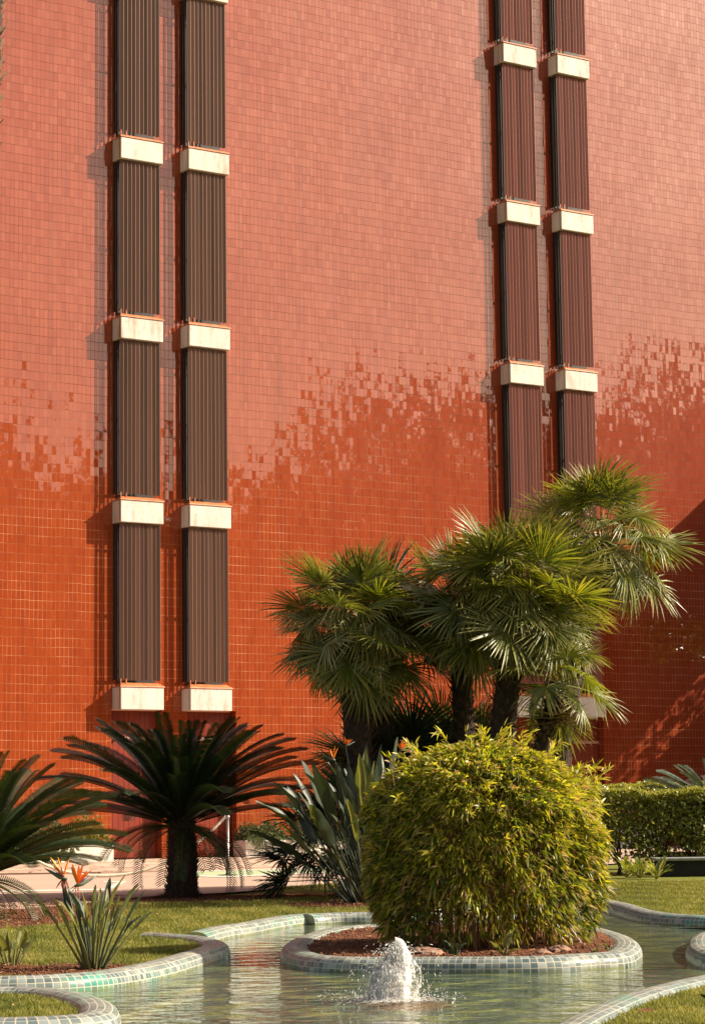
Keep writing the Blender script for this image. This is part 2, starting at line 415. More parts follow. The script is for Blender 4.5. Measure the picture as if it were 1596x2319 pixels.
# ================================================================ THE BUILDING
Z0 = 3.256      # underside of the lowest band
LV = 4.1
BANDH = .49
rzb = math.atan2(WU[1], WU[0])
hotel = empty('hotel_building', WO, 'tall red and orange glazed tile building with brown vertical shutter strips and white bands', 'building', rz=rzb)
# local frame: x along the wall, -y out of the wall, z up
TOP = 27.0
U0, U1 = -34.0, 14.2
opens = [(-6.1, -4.85), (-4.2, -2.95), (4.66, 5.92), (6.48, 7.72)]
strips = [(-6.07, -5.01), (-4.34, -3.28), (4.72, 5.76), (6.45, 7.485)]
REC = .27
def quad_wall():
    V = []; F = []
    def q(a, b, c, d):
        n = len(V); V.extend([a, b, c, d]); F.append((n, n+1, n+2, n+3))
    xs = sorted([U0, U1] + [e for o_ in opens for e in o_]); zd = Z0+.02
    for i in range(len(xs)-1):
        a, b_ = xs[i], xs[i+1]
        q((a, 0, zd), (b_, 0, zd), (b_, 0, TOP), (a, 0, TOP))
        if (a, b_) in opens:
            q((a, 0, -.3), (a, REC, -.3), (a, REC, zd), (a, 0, zd))
            q((b_, REC, -.3), (b_, 0, -.3), (b_, 0, zd), (b_, REC, zd))
            q((a, 0, zd), (a, REC, zd), (b_, REC, zd), (b_, 0, zd))
        else:
            q((a, 0, -.3), (b_, 0, -.3), (b_, 0, zd), (a, 0, zd))
    q((U0, 0, TOP), (U1, 0, TOP), (U1, 15, TOP), (U0, 15, TOP))
    q((U0, 15, -.3), (U0, 0, -.3), (U0, 0, TOP), (U0, 15, TOP))
    q((U1, 15, -.3), (U0, 15, -.3), (U0, 15, TOP), (U1, 15, TOP))
    return V, F
V, F = quad_wall()
mesh('tiled_wall', V, F, M['tile'], hotel)
# unseen wing added past the right edge to cast shade, slotted for light
W0 = 13.0; WQ = 5.6; WH = 10.3
wb = MB()
wb.box((W0, -WQ, -.3), (W0+.35, -.003, 4.95)); wb.box((W0, -WQ, 6.2), (W0+.35, -.003, WH))
wb.box((W0, -WQ-.35, -.3), (W0+.35, -WQ-.003, WH))
wb.box((W0+.01, -WQ+.3, 4.953), (W0+.3, -WQ+.1, 6.197))
wb.build('shadow_wing', M['tile'], hotel)

def slats(u0, u1, z0, z1, red):
    """one shutter: overlapping upright blades in front, all a little turned"""
    V = []; F = []
    n = 10; sp = (u1-u0)/n; th = .005; yf = -.285
    for i in range(n):
        x = u0+sp*i; a = R(24)+random.uniform(-.03, .03); be = R(20); L = sp*.90; hm = sp*.12
        pr = [(0, 0), (L*math.cos(a), -L*math.sin(a)), (L*math.cos(a)+hm*math.cos(be), -L*math.sin(a)+hm*math.sin(be))]
        pr += [(pr[2][0]-.003, pr[2][1]+th), (pr[1][0]-.002, pr[1][1]+th*1.5), (.002, th)]
        zz0 = z0+random.uniform(-.006, .006); nn = len(V)
        V += [(x+p[0], yf+p[1], zz0) for p in pr]+[(x+p[0], yf+p[1], z1) for p in pr]
        F += [(nn+k, nn+(k+1) % 6, nn+6+(k+1) % 6, nn+6+k) for k in range(6)]+[tuple(nn+k for k in range(6))[::-1]]
    return V, F
for si, (u0, u1) in enumerate(strips):
    red = si >= 2
    for l in range(0, 6):
        zb = Z0+l*LV
        bnd = MB().box((u0, -BANDP, zb), (u1, .01, zb+BANDH)).build('concrete_band', M['conc'], hotel, bevel=.012)
        # narrow return piece at the left corner, a seam in the concrete
        MB().box((u0-.006, -BANDP+.055, zb+.012), (u0-.001, -BANDP+.065, zb+BANDH-.012)).build('joint', M['dark'], bnd)
        ct = zb+BANDH+.002
        cp = MB(); cp.hexa([(u0-.02, -BANDP-.02, ct), (u1+.02, -BANDP-.02, ct), (u1+.02, .0, ct), (u0-.02, .0, ct),
                            (u0-.012, -BANDP-.012, ct+.022), (u1+.012, -BANDP-.012, ct+.022), (u1-.06, -.24, ct+.10), (u0+.10, -.24, ct+.10)])
        cp.build('tile_cap', M['cap'], bnd)
        s0 = ct+.15; s1 = zb+LV-.02
        if l == 5: s1 = TOP-.1
        sh = mesh('shutter', *slats(u0+.02, u1-.03, s0, s1, red), mat=M['slat_red' if red else 'slat'], parent=hotel)
        fr = MB()
        # side: upright bars with gaps between them, so the light comes through in stripes
        for (q0, q1) in ((.0, .09), (.14, .20), (.245, .29)):
            fr.box((u0+.02, -q1, s0), (u0+.034, -q0, s1))
        fr.box((u0+.10, -.015, s0-.12), (u1-.02, -.004, s1))  # dark back plate stands in for the shade of a window recess
        for k in range(3):
            zz = s0+(s1-s0)*(.08+.42*k); fr.box((u0+.036, -.29, zz), (u1-.06, -.27, zz+.05))
        fr.build('shutter_frame_and_shade_plate', M['dark'], sh)
        for k in range(2):
            MB().tube([(u0+.05+k*.13, -.30, ct+.05), (u0+.05+k*.13, -.30, s0+.03)], .016, 6).build('bracket', M['cap'], sh)
for i, (a, b_) in enumerate(opens):
    d = MB(); nb = 9; wv = (b_-a-.06)/nb
    for k in range(nb):
        x = a+.03+k*wv
        d.box((x+.004, REC-.045, .06), (x+wv-.004, REC-.01, 2.60))
        d.box((x+.004, REC-.045, 2.70), (x+wv-.004, REC-.01, Z0-.02))
    d.box((a+.001, REC-.012, .05), (b_-.001, REC+.03, Z0))
    dd = d.build('door', M['door'], hotel)
    MB().box((a+.002, REC-.07, 2.612), (b_-.002, REC-.047, 2.69)).build('transom', simple('pale_trim', (.42, .2, .14), .6), dd)

# ================================================================ GROUND, WATER, ROAD
def catmull(P, closed=False, step=.03):
    P = [np.array(p, float) for p in P]; n = len(P); out = []
    rng = range(n if closed else n-1)
    for i in rng:
        if closed: p0, p1, p2, p3 = P[(i-1) % n], P[i], P[(i+1) % n], P[(i+2) % n]
        else: p0, p1, p2, p3 = P[max(i-1, 0)], P[i], P[i+1], P[min(i+2, n-1)]
        k = max(2, int(np.linalg.norm(p2-p1)/step))
        for j in range(k):
            t = j/k
            out.append(.5*((2*p1)+(-p0+p2)*t+(2*p0-5*p1+4*p2-p3)*t*t+(-p0+3*p1-3*p2+p3)*t**3))
    if not closed: out.append(P[-1])
    return np.array(out)
def resample(P, step, closed=False):
    if closed: P = np.vstack([P, P[:1]])
    d = np.r_[0, np.cumsum(np.linalg.norm(np.diff(P, axis=0), axis=1))]
    n = max(3, int(round(d[-1]/step))); s = np.linspace(0, d[-1], n+1)
    Q = np.stack([np.interp(s, d, P[:, i]) for i in range(P.shape[1])], 1)
    return (Q[:-1] if closed else Q), d[-1]/n
def smooth(P, closed, it):
    for _ in range(it):
        if closed: P = .5*P+.25*(np.roll(P, 1, 0)+np.roll(P, -1, 0))
        else: Q = P.copy(); Q[1:-1] = .5*P[1:-1]+.25*(P[:-2]+P[2:]); P = Q
    return P
TOPZ = .035; WATERZ = -.062; CW = .23
def path(px, closed=False, it=10):
    P = np.array([gp(x, y, TOPZ)[:2] for x, y in px])
    P = catmull(P, closed, .03); P, _ = resample(P, .034, closed); P = smooth(P, closed, it); P, _ = resample(P, .034, closed)
    return P
prof = [(-.115, -.30), (-.115, -.060), (-.111, -.018), (-.098, .006), (-.076, .023), (-.045, .033), (-.012, .036), (.022, .036), (.055, .031), (.083, .019), (.102, .000), (.112, -.030), (.115, -.065), (.115, -.30)]
pl = np.r_[0, np.cumsum([math.hypot(prof[i+1][0]-prof[i][0], prof[i+1][1]-prof[i][1]) for i in range(len(prof)-1)])]
def coping(P, closed, label):
    n = len(P); k = len(prof)
    if closed: T = np.roll(P, -1, 0)-np.roll(P, 1, 0)
    else: T = np.gradient(P, axis=0)
    T = T/np.linalg.norm(T, axis=1)[:, None]; N = np.stack([T[:, 1], -T[:, 0]], 1)
    V = []; UV = []
    for i in range(n + (1 if closed else 0)):
        q = i % n
        wob = 1+.02*math.sin(i*.09+1.3)
        for j, (o_, z) in enumerate(prof):
            V.append((P[q, 0]+N[q, 0]*o_*wob, P[q, 1]+N[q, 1]*o_*wob, z+.002*math.sin(i*.05))); UV.append((i*.034, pl[j]))
    F = []
    for i in range(n if closed else n-1):
        for j in range(k-1):
            a = i*k+j; F.append((a, a+k, a+k+1, a+1))
    if not closed:
        F.append(tuple(range(k))[::-1]); F.append(tuple((n-1)*k+j for j in range(k)))
    o = mesh('pool_coping', V, F, M['mosaic'], None, True, uv=UV)
    m = o.modifiers.new('weld', 'WELD') if False else None
    return tag(o, label, 'pool coping', 'mosaic copings round the pool')
r7 = lambda L: [(x/2.87, 1734.3+y/2.87) for x, y in L]
A_px = [(-420, 2217), (-120, 2214)] + r7([(0, 1372), (200, 1368), (500, 1352), (700, 1330), (900, 1295), (1050, 1260), (1200, 1218), (1320, 1185), (1395, 1155), (1350, 1125), (1240, 1106), (1100, 1094), (965, 1086)])
B_px = [(440, 2112), (488, 2100), (556, 2090), (600, 2081), (650, 2073), (694, 2069)]
K_px = [(694, 2071), (760, 2068), (880, 2066), (1000, 2060), (1200, 2040), (1330, 2018)]
R_px = [(1396, 2014), (1372, 2013), (1352, 2018), (1352, 2029), (1383, 2040), (1416, 2048), (1457, 2060), (1498, 2067), (1547, 2071), (1596, 2073), (1760, 2077)]
D_px = [(1800, 2186), (1700, 2196), (1596, 2212), (1498, 2234), (1432, 2253), (1372, 2278), (1310, 2308), (1262, 2345), (1225, 2400)]
E_px = [(0, 2236), (104, 2239), (174, 2252), (212, 2266), (222, 2283), (200, 2297), (104, 2303), (0, 2306), (-140, 2300), (-230, 2270), (-140, 2242)]
I_px = [(1416, 2136), (1392, 2156), (1334, 2160), (1240, 2166), (1118, 2168), (1000, 2168), (900, 2168), (798, 2168), (722, 2163), (682, 2153), (670, 2141), (684, 2127), (718, 2112), (760, 2101), (804, 2096), (900, 2091), (1000, 2087), (1150, 2085), (1280, 2091), (1350, 2103), (1398, 2118)]
C_px = [(1588, 2132), (1602, 2113), (1650, 2103), (1750, 2103), (1850, 2130), (1750, 2168), (1650, 2162), (1604, 2149)]
PA = path(A_px, it=14); PB = path(B_px); PK = path(K_px); PR = path(R_px, it=6); PD = path(D_px); PE = path(E_px, True); PI_ = path(I_px, True); PC = path(C_px, True)
coping(PA, False, 'long mosaic coping curving round the left lawn to a rounded lobe')
coping(PB, False, 'pale mosaic coping along the back edge of the left lawn')
coping(PK, False, 'teal and grey mosaic coping behind the planted island')
coping(PR, False, 'dark shaded mosaic coping along the right lawn with a short stub end')
coping(PD, False, 'pale mosaic coping sweeping across the bottom right lawn')
coping(PE, True, 'mosaic ring round a small patch of grass in the bottom left corner')
coping(PI_, True, 'mosaic ring of the island under the big round bamboo bush')
coping(PC, True, 'mosaic ring coming into the pool at the right edge')

def inside(px, py, poly):
    r = np.zeros(px.shape, bool); n = len(poly); j = n-1
    for i in range(n):
        xi, yi = poly[i]; xj, yj = poly[j]
        if yi != yj:
            c = ((yi > py) != (yj > py)) & (px < (xj-xi)*(py-yi)/(yj-yi)+xi); r ^= c
        j = i
    return r
lob = int(len(PA)*.0)
# the pool's bank: A up to the lobe, B, K, R, then D and round below the frame
kA = np.argmin(np.linalg.norm(PA-gp(481, 2128, TOPZ)[:2], axis=1))
far = [gp(2600, 2095, 0)[:2], gp(2600, 2175, 0)[:2]]
near = [gp(1150, 2700, 0)[:2], gp(-900, 2700, 0)[:2], gp(-1200, 2217, 0)[:2]]
jR = 14
POOL = np.vstack([PA[:kA:6], PB[::6], PK[::8], PR[jR::6], far, PD[::6], near])
def dist_to(px, py, P):
    d = np.full(px.shape, 9.0)
    for q in P[::5]:
        d = np.minimum(d, np.hypot(px-q[0], py-q[1]))
    return d
gx0, gx1, gy0, gy1, gs = -9.0, 9.0, 5.0, 28.0, .07
nx = int((gx1-gx0)/gs)+1; ny = int((gy1-gy0)/gs)+1
GX, GY = np.meshgrid(np.linspace(gx0, gx1, nx), np.linspace(gy0, gy1, ny))
def pool_mask(x, y):
    return inside(x, y, POOL) & ~inside(x, y, PE) & ~inside(x, y, PI_) & ~inside(x, y, PC)
def ellipse(x, y, px, py, rx, ry):
    c = gp(px, py); return ((x-c[0])/rx)**2+((y-c[1])/ry)**2
def soil_mask(x, y):
    s = inside(x, y, PI_).astype(float)
    for (a, b_, rx, ry) in ((410, 2035, 1.5, 1.5), (620, 2026, 1.3, .9), (-20, 2075, 1.25, 3.2), (205, 2206, .42, .45), (40, 2200, .75, .55), (830, 2020, 1.6, 1.9), (800, 2050, .75, .9), (1440, 1985, 2.4, 3.2)):
        e = ellipse(x, y, a, b_, rx, ry); s = np.maximum(s, np.clip(1.5-e, 0, 1)*(e < 1.5))
    return np.clip(s, 0, 1)
pm = pool_mask(GX, GY)
sm = soil_mask(GX, GY)
lump = np.zeros_like(GX)
for k in range(40):
    a = RNG.uniform(0, 2*PI); fq = RNG.uniform(3, 30); lump += np.sin(GX*fq*math.cos(a)+GY*fq*math.sin(a)+RNG.uniform(0, 6))/40
GZ = np.where(pm, -.35, .012*lump*(1+3*sm)+sm*.012)
for i_, (cx, cy, hh, rr) in enumerate([(*gp(1100, 2130)[:2], .05, .9)]):
    GZ = np.where(pm, GZ, GZ+hh*np.exp(-(((GX-cx)/rr)**2+((GY-cy)/(rr*1.3))**2)*1.5)*inside(GX, GY, PI_))
Vg = np.stack([GX, GY, GZ], -1).reshape(-1, 3)
ii = np.arange(nx*ny).reshape(ny, nx)
Fg = np.stack([ii[:-1, :-1], ii[:-1, 1:], ii[1:, 1:], ii[1:, :-1]], -1).reshape(-1, 4)
struct(mesh('lawn_ground', Vg, Fg, M['ground'], None, True, attrs={'soil': sm.ravel()}))
BIG = 400
fv = [(-BIG, -BIG, -.01), (BIG, -BIG, -.01), (BIG, BIG, -.01), (-BIG, BIG, -.01), (gx0, gy0, -.01), (gx1, gy0, -.01), (gx1, gy1, -.01), (gx0, gy1, -.01)]
struct(mesh('ground', fv, [(0, 1, 5, 4), (1, 2, 6, 5), (2, 3, 7, 6), (3, 0, 4, 7)], M['ground'], None, attrs={'soil': [0]*8}))
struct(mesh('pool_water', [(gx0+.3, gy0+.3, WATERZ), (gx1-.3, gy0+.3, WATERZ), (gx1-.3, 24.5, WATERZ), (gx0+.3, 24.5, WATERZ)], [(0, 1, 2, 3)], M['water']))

# road: from the lawn's edge to the paving
LE = [(-900, 2080), (-200, 2073), (0, 2067), (135, 2055), (255, 2045), (350, 2033), (500, 2026), (600, 2018), (670, 2010), (798, 2001), (900, 1994), (1100, 1978), (1300, 1964), (1500, 1953), (1800, 1942)]
KE = [(-900, 1990), (0, 1984), (221, 1981), (450, 1975), (752, 1963), (1000, 1957), (1300, 1950), (1500, 1945.5), (1800, 1938)]
le = [gp(x, y) for x, y in LE]; ke = [gp(x, y) for x, y in KE]
lec = catmull([p[:2] for p in le], False, .3); LE_W = lec
def sheet(name, pts, z, m):
    return struct(mesh(name, [(p[0], p[1], z) for p in pts], [tuple(range(len(pts)))], m))
sheet('road', list(lec)+[p for p in ke[::-1]], .016, M['road'])
kw = [WO+WU*u_ for u_ in (-40, 20)]
pv = [*ke, (kw[1][0], kw[1][1]), (kw[0][0], kw[0][1])]
o = sheet('stone_pavement', pv, .034, M['pave'])
kb = MB()
for i in range(len(ke)-1):
    a, b_ = ke[i], ke[i+1]; d = (b_-a)/np.linalg.norm(b_-a); nrm = np.array([d[1], -d[0], 0])
    kb.hexa([(*(a+nrm*.12)[:2], 0), (*(b_+nrm*.12)[:2], 0), (*b_[:2], 0), (*a[:2], 0), (*(a+nrm*.12)[:2], .042), (*(b_+nrm*.12)[:2], .042), (*b_[:2], .042), (*a[:2], .042)])
struct(kb.build('kerb', simple('kerb_stone', (.30, .20, .15), .85, .2, 6)))
def poly(name, px, z, m):
    return struct(mesh(name, [gp(x, y, z) for x, y in px], [tuple(range(len(px)))], m))
poly('green_bay', [(440, 1983), (440, 1975), (752, 1964.5), (960, 1958.5), (960, 1968), (700, 1976.5), (519, 1985)], .020, M['paint_g'])
poly('bay_line', [(440, 1983), (519, 1985), (700, 1976.5), (960, 1968), (960, 1969.8), (700, 1978.6), (519, 1987.2), (440, 1985.2)], .024, M['paint_w'])
poly('bay_line', [(440, 1973.8), (752, 1963.4), (960, 1957.6), (960, 1958.6), (752, 1964.6), (440, 1975.2)], .024, M['paint_w'])
# an oval symbol in thin white line in the green bay
ov = []
for k in range(41):
    t = 2*PI*k/40
    ov.append((655+48*math.cos(t), 1971.6-.031*48*math.cos(t)*1.0+3.4*math.sin(t)))
V = []; F = []
for k, (x, y) in enumerate(ov):
    V += [gp(x, y, .025), gp(655+(x-655)*.93, 1971.6+(y-1971.6)*.80, .025)]
    if k < 40: F.append((2*k, 2*k+2, 2*k+3, 2*k+1))
struct(mesh('bay_symbol', V, F, M['paint_w']))
poly('bay_symbol', [(640, 1971.5), (690, 1969.6), (690, 1970.6), (640, 1972.6)], .025, M['paint_w'])
poly('road_line', [(-300, 2022), (0, 2018.4), (110, 2015.8), (247, 2013.5), (247, 2015.5), (110, 2018.2), (0, 2020.8), (-300, 2025)], .020, M['paint_w'])
poly('road_arrow', [(232, 1998.5), (236, 1996.5), (288, 1996.2), (247, 2015.6), (238, 2013.8), (268, 1998.4)], .0215, M['paint_w'])

# ================================================================ GRASS
def grass_patch(n, xr, yr, name, hscale=1.0):
    x = RNG.uniform(xr[0], xr[1], n); y = RNG.uniform(yr[0], yr[1], n)
    d = np.stack([x, y], 1)
    # keep what is near the view
    sx = x*FPX/y
    k = (np.abs(sx) < 900)
    x, y = x[k], y[k]
    road_y = np.interp(x, LE_W[:, 0], LE_W[:, 1])
    k = ~pool_mask(x, y) & (y < road_y+.02) & (RNG.random(len(x)) > soil_mask(x, y)*1.6-.25)
    x, y = x[k], y[k]
    dd = dist_to(x, y, np.vstack([PA, PB, PK, PR, PD, PE, PI_]))
    k = dd > .10; x, y = x[k], y[k]
    n = len(x); h = RNG.uniform(.010, .026, n)*hscale*np.where(RNG.random(n) > .985, 2.0, 1.0)
    a = RNG.uniform(0, 2*PI, n); wd = RNG.uniform(.0018, .0035, n)*(1+y/30)
    lx = RNG.normal(0, .55, n)*h; ly = RNG.normal(0, .55, n)*h
    V = np.zeros((n, 3, 3)); V[:, 0] = np.stack([x-np.cos(a)*wd, y-np.sin(a)*wd, np.zeros(n)-.002], 1)
    V[:, 1] = np.stack([x+np.cos(a)*wd, y+np.sin(a)*wd, np.zeros(n)-.002], 1); V[:, 2] = np.stack([x+lx, y+ly, h], 1)
    F = np.arange(n*3).reshape(n, 3)
    patch = .5+.3*np.sin(x*3.1+y*1.7)*np.sin(y*2.3-x)+.3*np.sin(x*9.7-y*4.3)*np.sin(x*5+y*7)
    rn = np.clip(patch*.55+RNG.random(n)*.6-.1, 0, 1)
    return V.reshape(-1, 3), F, np.repeat(rn, 3)
parts = [grass_patch(330000, (-2.9, 2.9), (9.5, 17.5), 'a'), grass_patch(420000, (-4.8, 4.8), (17.5, 32), 'b', 1.35)]
V = np.vstack([p[0] for p in parts]); F = np.vstack([parts[0][1], parts[1][1]+len(parts[0][0])]); rn = np.concatenate([p[2] for p in parts])
stuff(mesh('grass', V, F, M['grass'], attrs={'rnd': rn}))

# soil crumbs and litter on the beds
def crumbs(n, cond, z0=0.0, smin=.006, smax=.02):
    base = np.array([(1, 0, 0), (-1, 0, 0), (0, 1, 0), (0, -1, 0), (0, 0, 1), (0, 0, -1)], float)
    fc = np.array([(0, 2, 4), (2, 1, 4), (1, 3, 4), (3, 0, 4), (2, 0, 5), (1, 2, 5), (3, 1, 5), (0, 3, 5)])
    x = RNG.uniform(-4, 4, n*8); y = RNG.uniform(10, 27, n*8); k = (np.abs(x*FPX/y) < 860); x, y = x[k], y[k]
    k = cond(x, y); P = list(zip(x[k], y[k]))[:n]
    V = []; F = []
    for i, (x, y) in enumerate(P):
        s = RNG.uniform(smin, smax); sc_ = RNG.uniform(.5, 1.3, 3)*s
        v = base*sc_+RNG.normal(0, .2*s, (6, 3)); V.append(v+np.array([x, y, z0+sc_[2]*.4])); F.append(fc+6*i)
    return np.vstack(V), np.vstack(F)
def cond(x, y):
    return (soil_mask(x, y) > .45) & ~pool_mask(x, y)
V, F = crumbs(9000, cond, .016, .003, .011)
stuff(mesh('soil_crumbs', V, F, simple('soil_crumb', (.17, .068, .034), .95, .6, 6, 0)))

# ================================================================ PLANTS
def rot_to(az, el, roll=0.0):
    """frond local +X -> direction (az, el)"""
    return Matrix.Rotation(az, 4, 'Z') @ Matrix.Rotation(-el, 4, 'Y') @ Matrix.Rotation(roll, 4, 'X')

def pinnate(L, droop, pairs=44, llen=.11, mat=None, name='frond', rise=.0, seed=0, vee=.5):
    rg = np.random.default_rng(seed); V = []; F = []; rn = []
    pts = []; ang = rise; p = np.array([0., 0., 0.]); N = 24
    for i in range(N+1):
        t = i/N; pts.append((p.copy(), ang)); ang = rise-droop*(t**1.6); p = p+np.array([math.cos(ang), 0, math.sin(ang)])*L/N
    def at(t):
        f = t*N; i = min(int(f), N-1); a, b_ = pts[i], pts[i+1]; q = f-i
        return a[0]*(1-q)+b_[0]*q, a[1]*(1-q)+b_[1]*q
    # rachis
    mb = MB(); mb.tube([q[0] for q in pts], [max(.002, .009*(1-.8*i/N)) for i in range(N+1)], 4)
    V += [tuple(v) for v in mb.v]; F += [f for f in mb.f]; rn += [.95]*len(mb.v)
    for i in range(pairs):
        t = .10+.90*(i+.5)/pairs
        c, an = at(t); T = np.array([math.cos(an), 0, math.sin(an)]); Up = np.array([-math.sin(an), 0, math.cos(an)])
        prof_ = min(1, (t-.06)*6)*min(1, (1.02-t)*8+.38)
        for sgn in (-1, 1):
            ln = llen*prof_*rg.uniform(.90, 1.08)
            fw = .42+.45*t; d = np.array([0, sgn, 0])*1.0+T*fw+Up*vee; d = d/np.linalg.norm(d)
            tip = c+d*ln-Up*ln*.10; mid = c+d*ln*.55+Up*ln*.02
            wv = T*.0100*(L/1.4)
            n = len(V)
            V += [tuple(c-wv*.6), tuple(c+wv*.6), tuple(mid+wv), tuple(mid-wv), tuple(tip)]
            F += [(n, n+1, n+2, n+3), (n+3, n+2, n+4)]
            r_ = rg.uniform(.1, .8); rn += [r_]*5
    return mesh(name, V, F, mat, attrs={'rnd': rn})

def trunk(points, rads, name, parent, stubs=300, ssize=.06, sang=.5, mat=M['bark'], smat=M['stub'], knob=.12, seed=1):
    rg = np.random.default_rng(seed); pts = [np.array(p, float) for p in points]
    # dense rings with lumps
    P = catmull(pts, False, .05); n = len(P); rr = np.interp(np.linspace(0, 1, n), np.linspace(0, 1, len(rads)), rads)
    k = 18; V = []; F = []
    for i in range(n):
        for j in range(k):
            t = 2*PI*j/k; r_ = rr[i]*(1+knob*rg.uniform(-.6, .6)); V.append((P[i][0]+r_*math.cos(t), P[i][1]+r_*math.sin(t), P[i][2]))
    for i in range(n-1):
        for j in range(k): F.append((i*k+j, i*k+(j+1) % k, (i+1)*k+(j+1) % k, (i+1)*k+j))
    F.append(tuple((n-1)*k+j for j in range(k)))
    o = mesh(name, V, F, mat, parent, True)
    V = []; F = []
    for s in range(stubs):
        f = (s+.5)/stubs*(n-1); i = min(int(f), n-2); c = P[i]*(1-f+i)+P[i+1]*(f-i); r_ = rr[i]
        t = s*2.39996+rg.uniform(-.15, .15); out = np.array([math.cos(t), math.sin(t), 0]); tan = np.array([-math.sin(t), math.cos(t), 0])
        up = np.array([0, 0, 1.0]); L = ssize*rg.uniform(.6, 1.3); wv = ssize*.36*rg.uniform(.7, 1.2)
        b0 = c+out*r_*.93; tip = b0+out*L*math.sin(sang+rg.uniform(-.2, .2))+up*L*math.cos(sang)
        q = len(V)
        V += [tuple(b0-tan*wv-up*.01), tuple(b0+tan*wv-up*.01), tuple(b0+out*.02-up*.015), tuple(tip-tan*wv*.35), tuple(tip+tan*wv*.35)]
        F += [(q, q+2, q+3), (q+2, q+1, q+4), (q+2, q+4, q+3), (q, q+3, q+4, q+1)]
    mesh('leaf_base', V, F, smat, o)['kind'] = 'stuff'
    return o

def cycad(base, H, rt, L, n, label, mats, el0=82, el1=-28, seed=0, llen=.11, azf=None, rise=1.22):
    rg = np.random.default_rng(seed)
    t = empty('sago_palm', base, label, 'cycad', 'cycads in the garden')
    trunk([(0, 0, -.05), (0.01, 0, H*.5), (0, 0, H)], [rt*1.12, rt, rt*.95, rt*.7], 'trunk', t, int(420*H+120), .055, .9, seed=seed+5, knob=.10)
    va = [pinnate(L, .55, 62, llen, mats[0], seed=seed+1, rise=.06), pinnate(L*.95, .78, 62, llen, mats[0], seed=seed+2, rise=.12), pinnate(L*.60, 1.35, 36, llen*.9, mats[1], seed=seed+3, rise=.25), pinnate(L*.55, .5, 34, llen*.8, mats[1], seed=seed+4)]
    for i in range(n):
        f = (i+.5)/n; az = i*2.39996+rg.uniform(-.12, .12)
        if azf and not azf(az, f): continue
        el = R(el0+(13-el0)*min(1, f/.84)**.80+rg.uniform(-6, 6)) if f < .84 else R(el1+rg.uniform(-14, 16))
        if f < .10: s = va[3]
        elif f > .84: s = va[2]
        else: s = va[0] if rg.random() < .55 else va[1]
        scl = rg.uniform(.9, 1.07)*(.80+.25*min(1, f*3)) if s in va[:2] else rg.uniform(.85, 1.1)
        scl = min(scl, rise*rg.uniform(.90, 1.08)/(L*max(.2, math.sin(max(el, .05)))))
        rad = rt*.45*min(1, f*2)
        m = Matrix.Translation((rad*math.cos(az), rad*math.sin(az), H-.03-.10*f)) @ rot_to(az, el, rg.uniform(-.25, .25)) @ Matrix.Scale(scl, 4)
        inst(s, t, m, 'frond')
    for s in va: bpy.data.objects.remove(s)
    return t

cbase = gp(411, 2036)
cycad(cbase, .95, .165, 1.70, 100, 'dark green sago palm on a thick scaly trunk, whole crown in view', (M['cycad'], M['cycad_y']), el0=84, el1=-26, seed=3, llen=.165)
# ring of litter and old leaf bases round the trunk foot
def litter(c, r0, r1, n, h, name, label, mat):
    V = []; F = []
    for i in range(n):
        a = RNG.uniform(0, 2*PI); r_ = RNG.uniform(r0, r1); q = len(V); p = np.array([c[0]+r_*math.cos(a), c[1]+r_*math.sin(a), 0])
        o_ = np.array([math.cos(a), math.sin(a), 0]); tn = np.array([-o_[1], o_[0], 0]); hh = h*(1.15-(r_-r0)/(r1-r0))*RNG.uniform(.4, 1)
        V += [p-tn*.015, p+tn*.015, p+o_*RNG.uniform(-.02, .08)+np.array([0, 0, hh])]; F.append((q, q+1, q+2))
    return stuff(mesh(name, V, F, mat))
litter(cbase, .12, .34, 900, .13, 'dead_fronds', '', simple('dead_frond', (.075, .035, .022), .95, .5, 20, 0))
lbase = gp(-60, 2085)
cycad(lbase, .50, .16, 1.42, 88, 'sago palm at the left edge of the photo, only its right fronds in view', (M['cycad_m'], M['cycad_y']), el0=80, el1=-24, seed=21, llen=.15)
rbase = gp(1625, 1975); rbase[2] = .0
cycad(rbase, .90, .16, 1.15, 70, 'silvery green sago palm behind the clipped hedge', (M['cycad_s'], M['cycad_s']), el0=80, el1=5, seed=33, llen=.12)

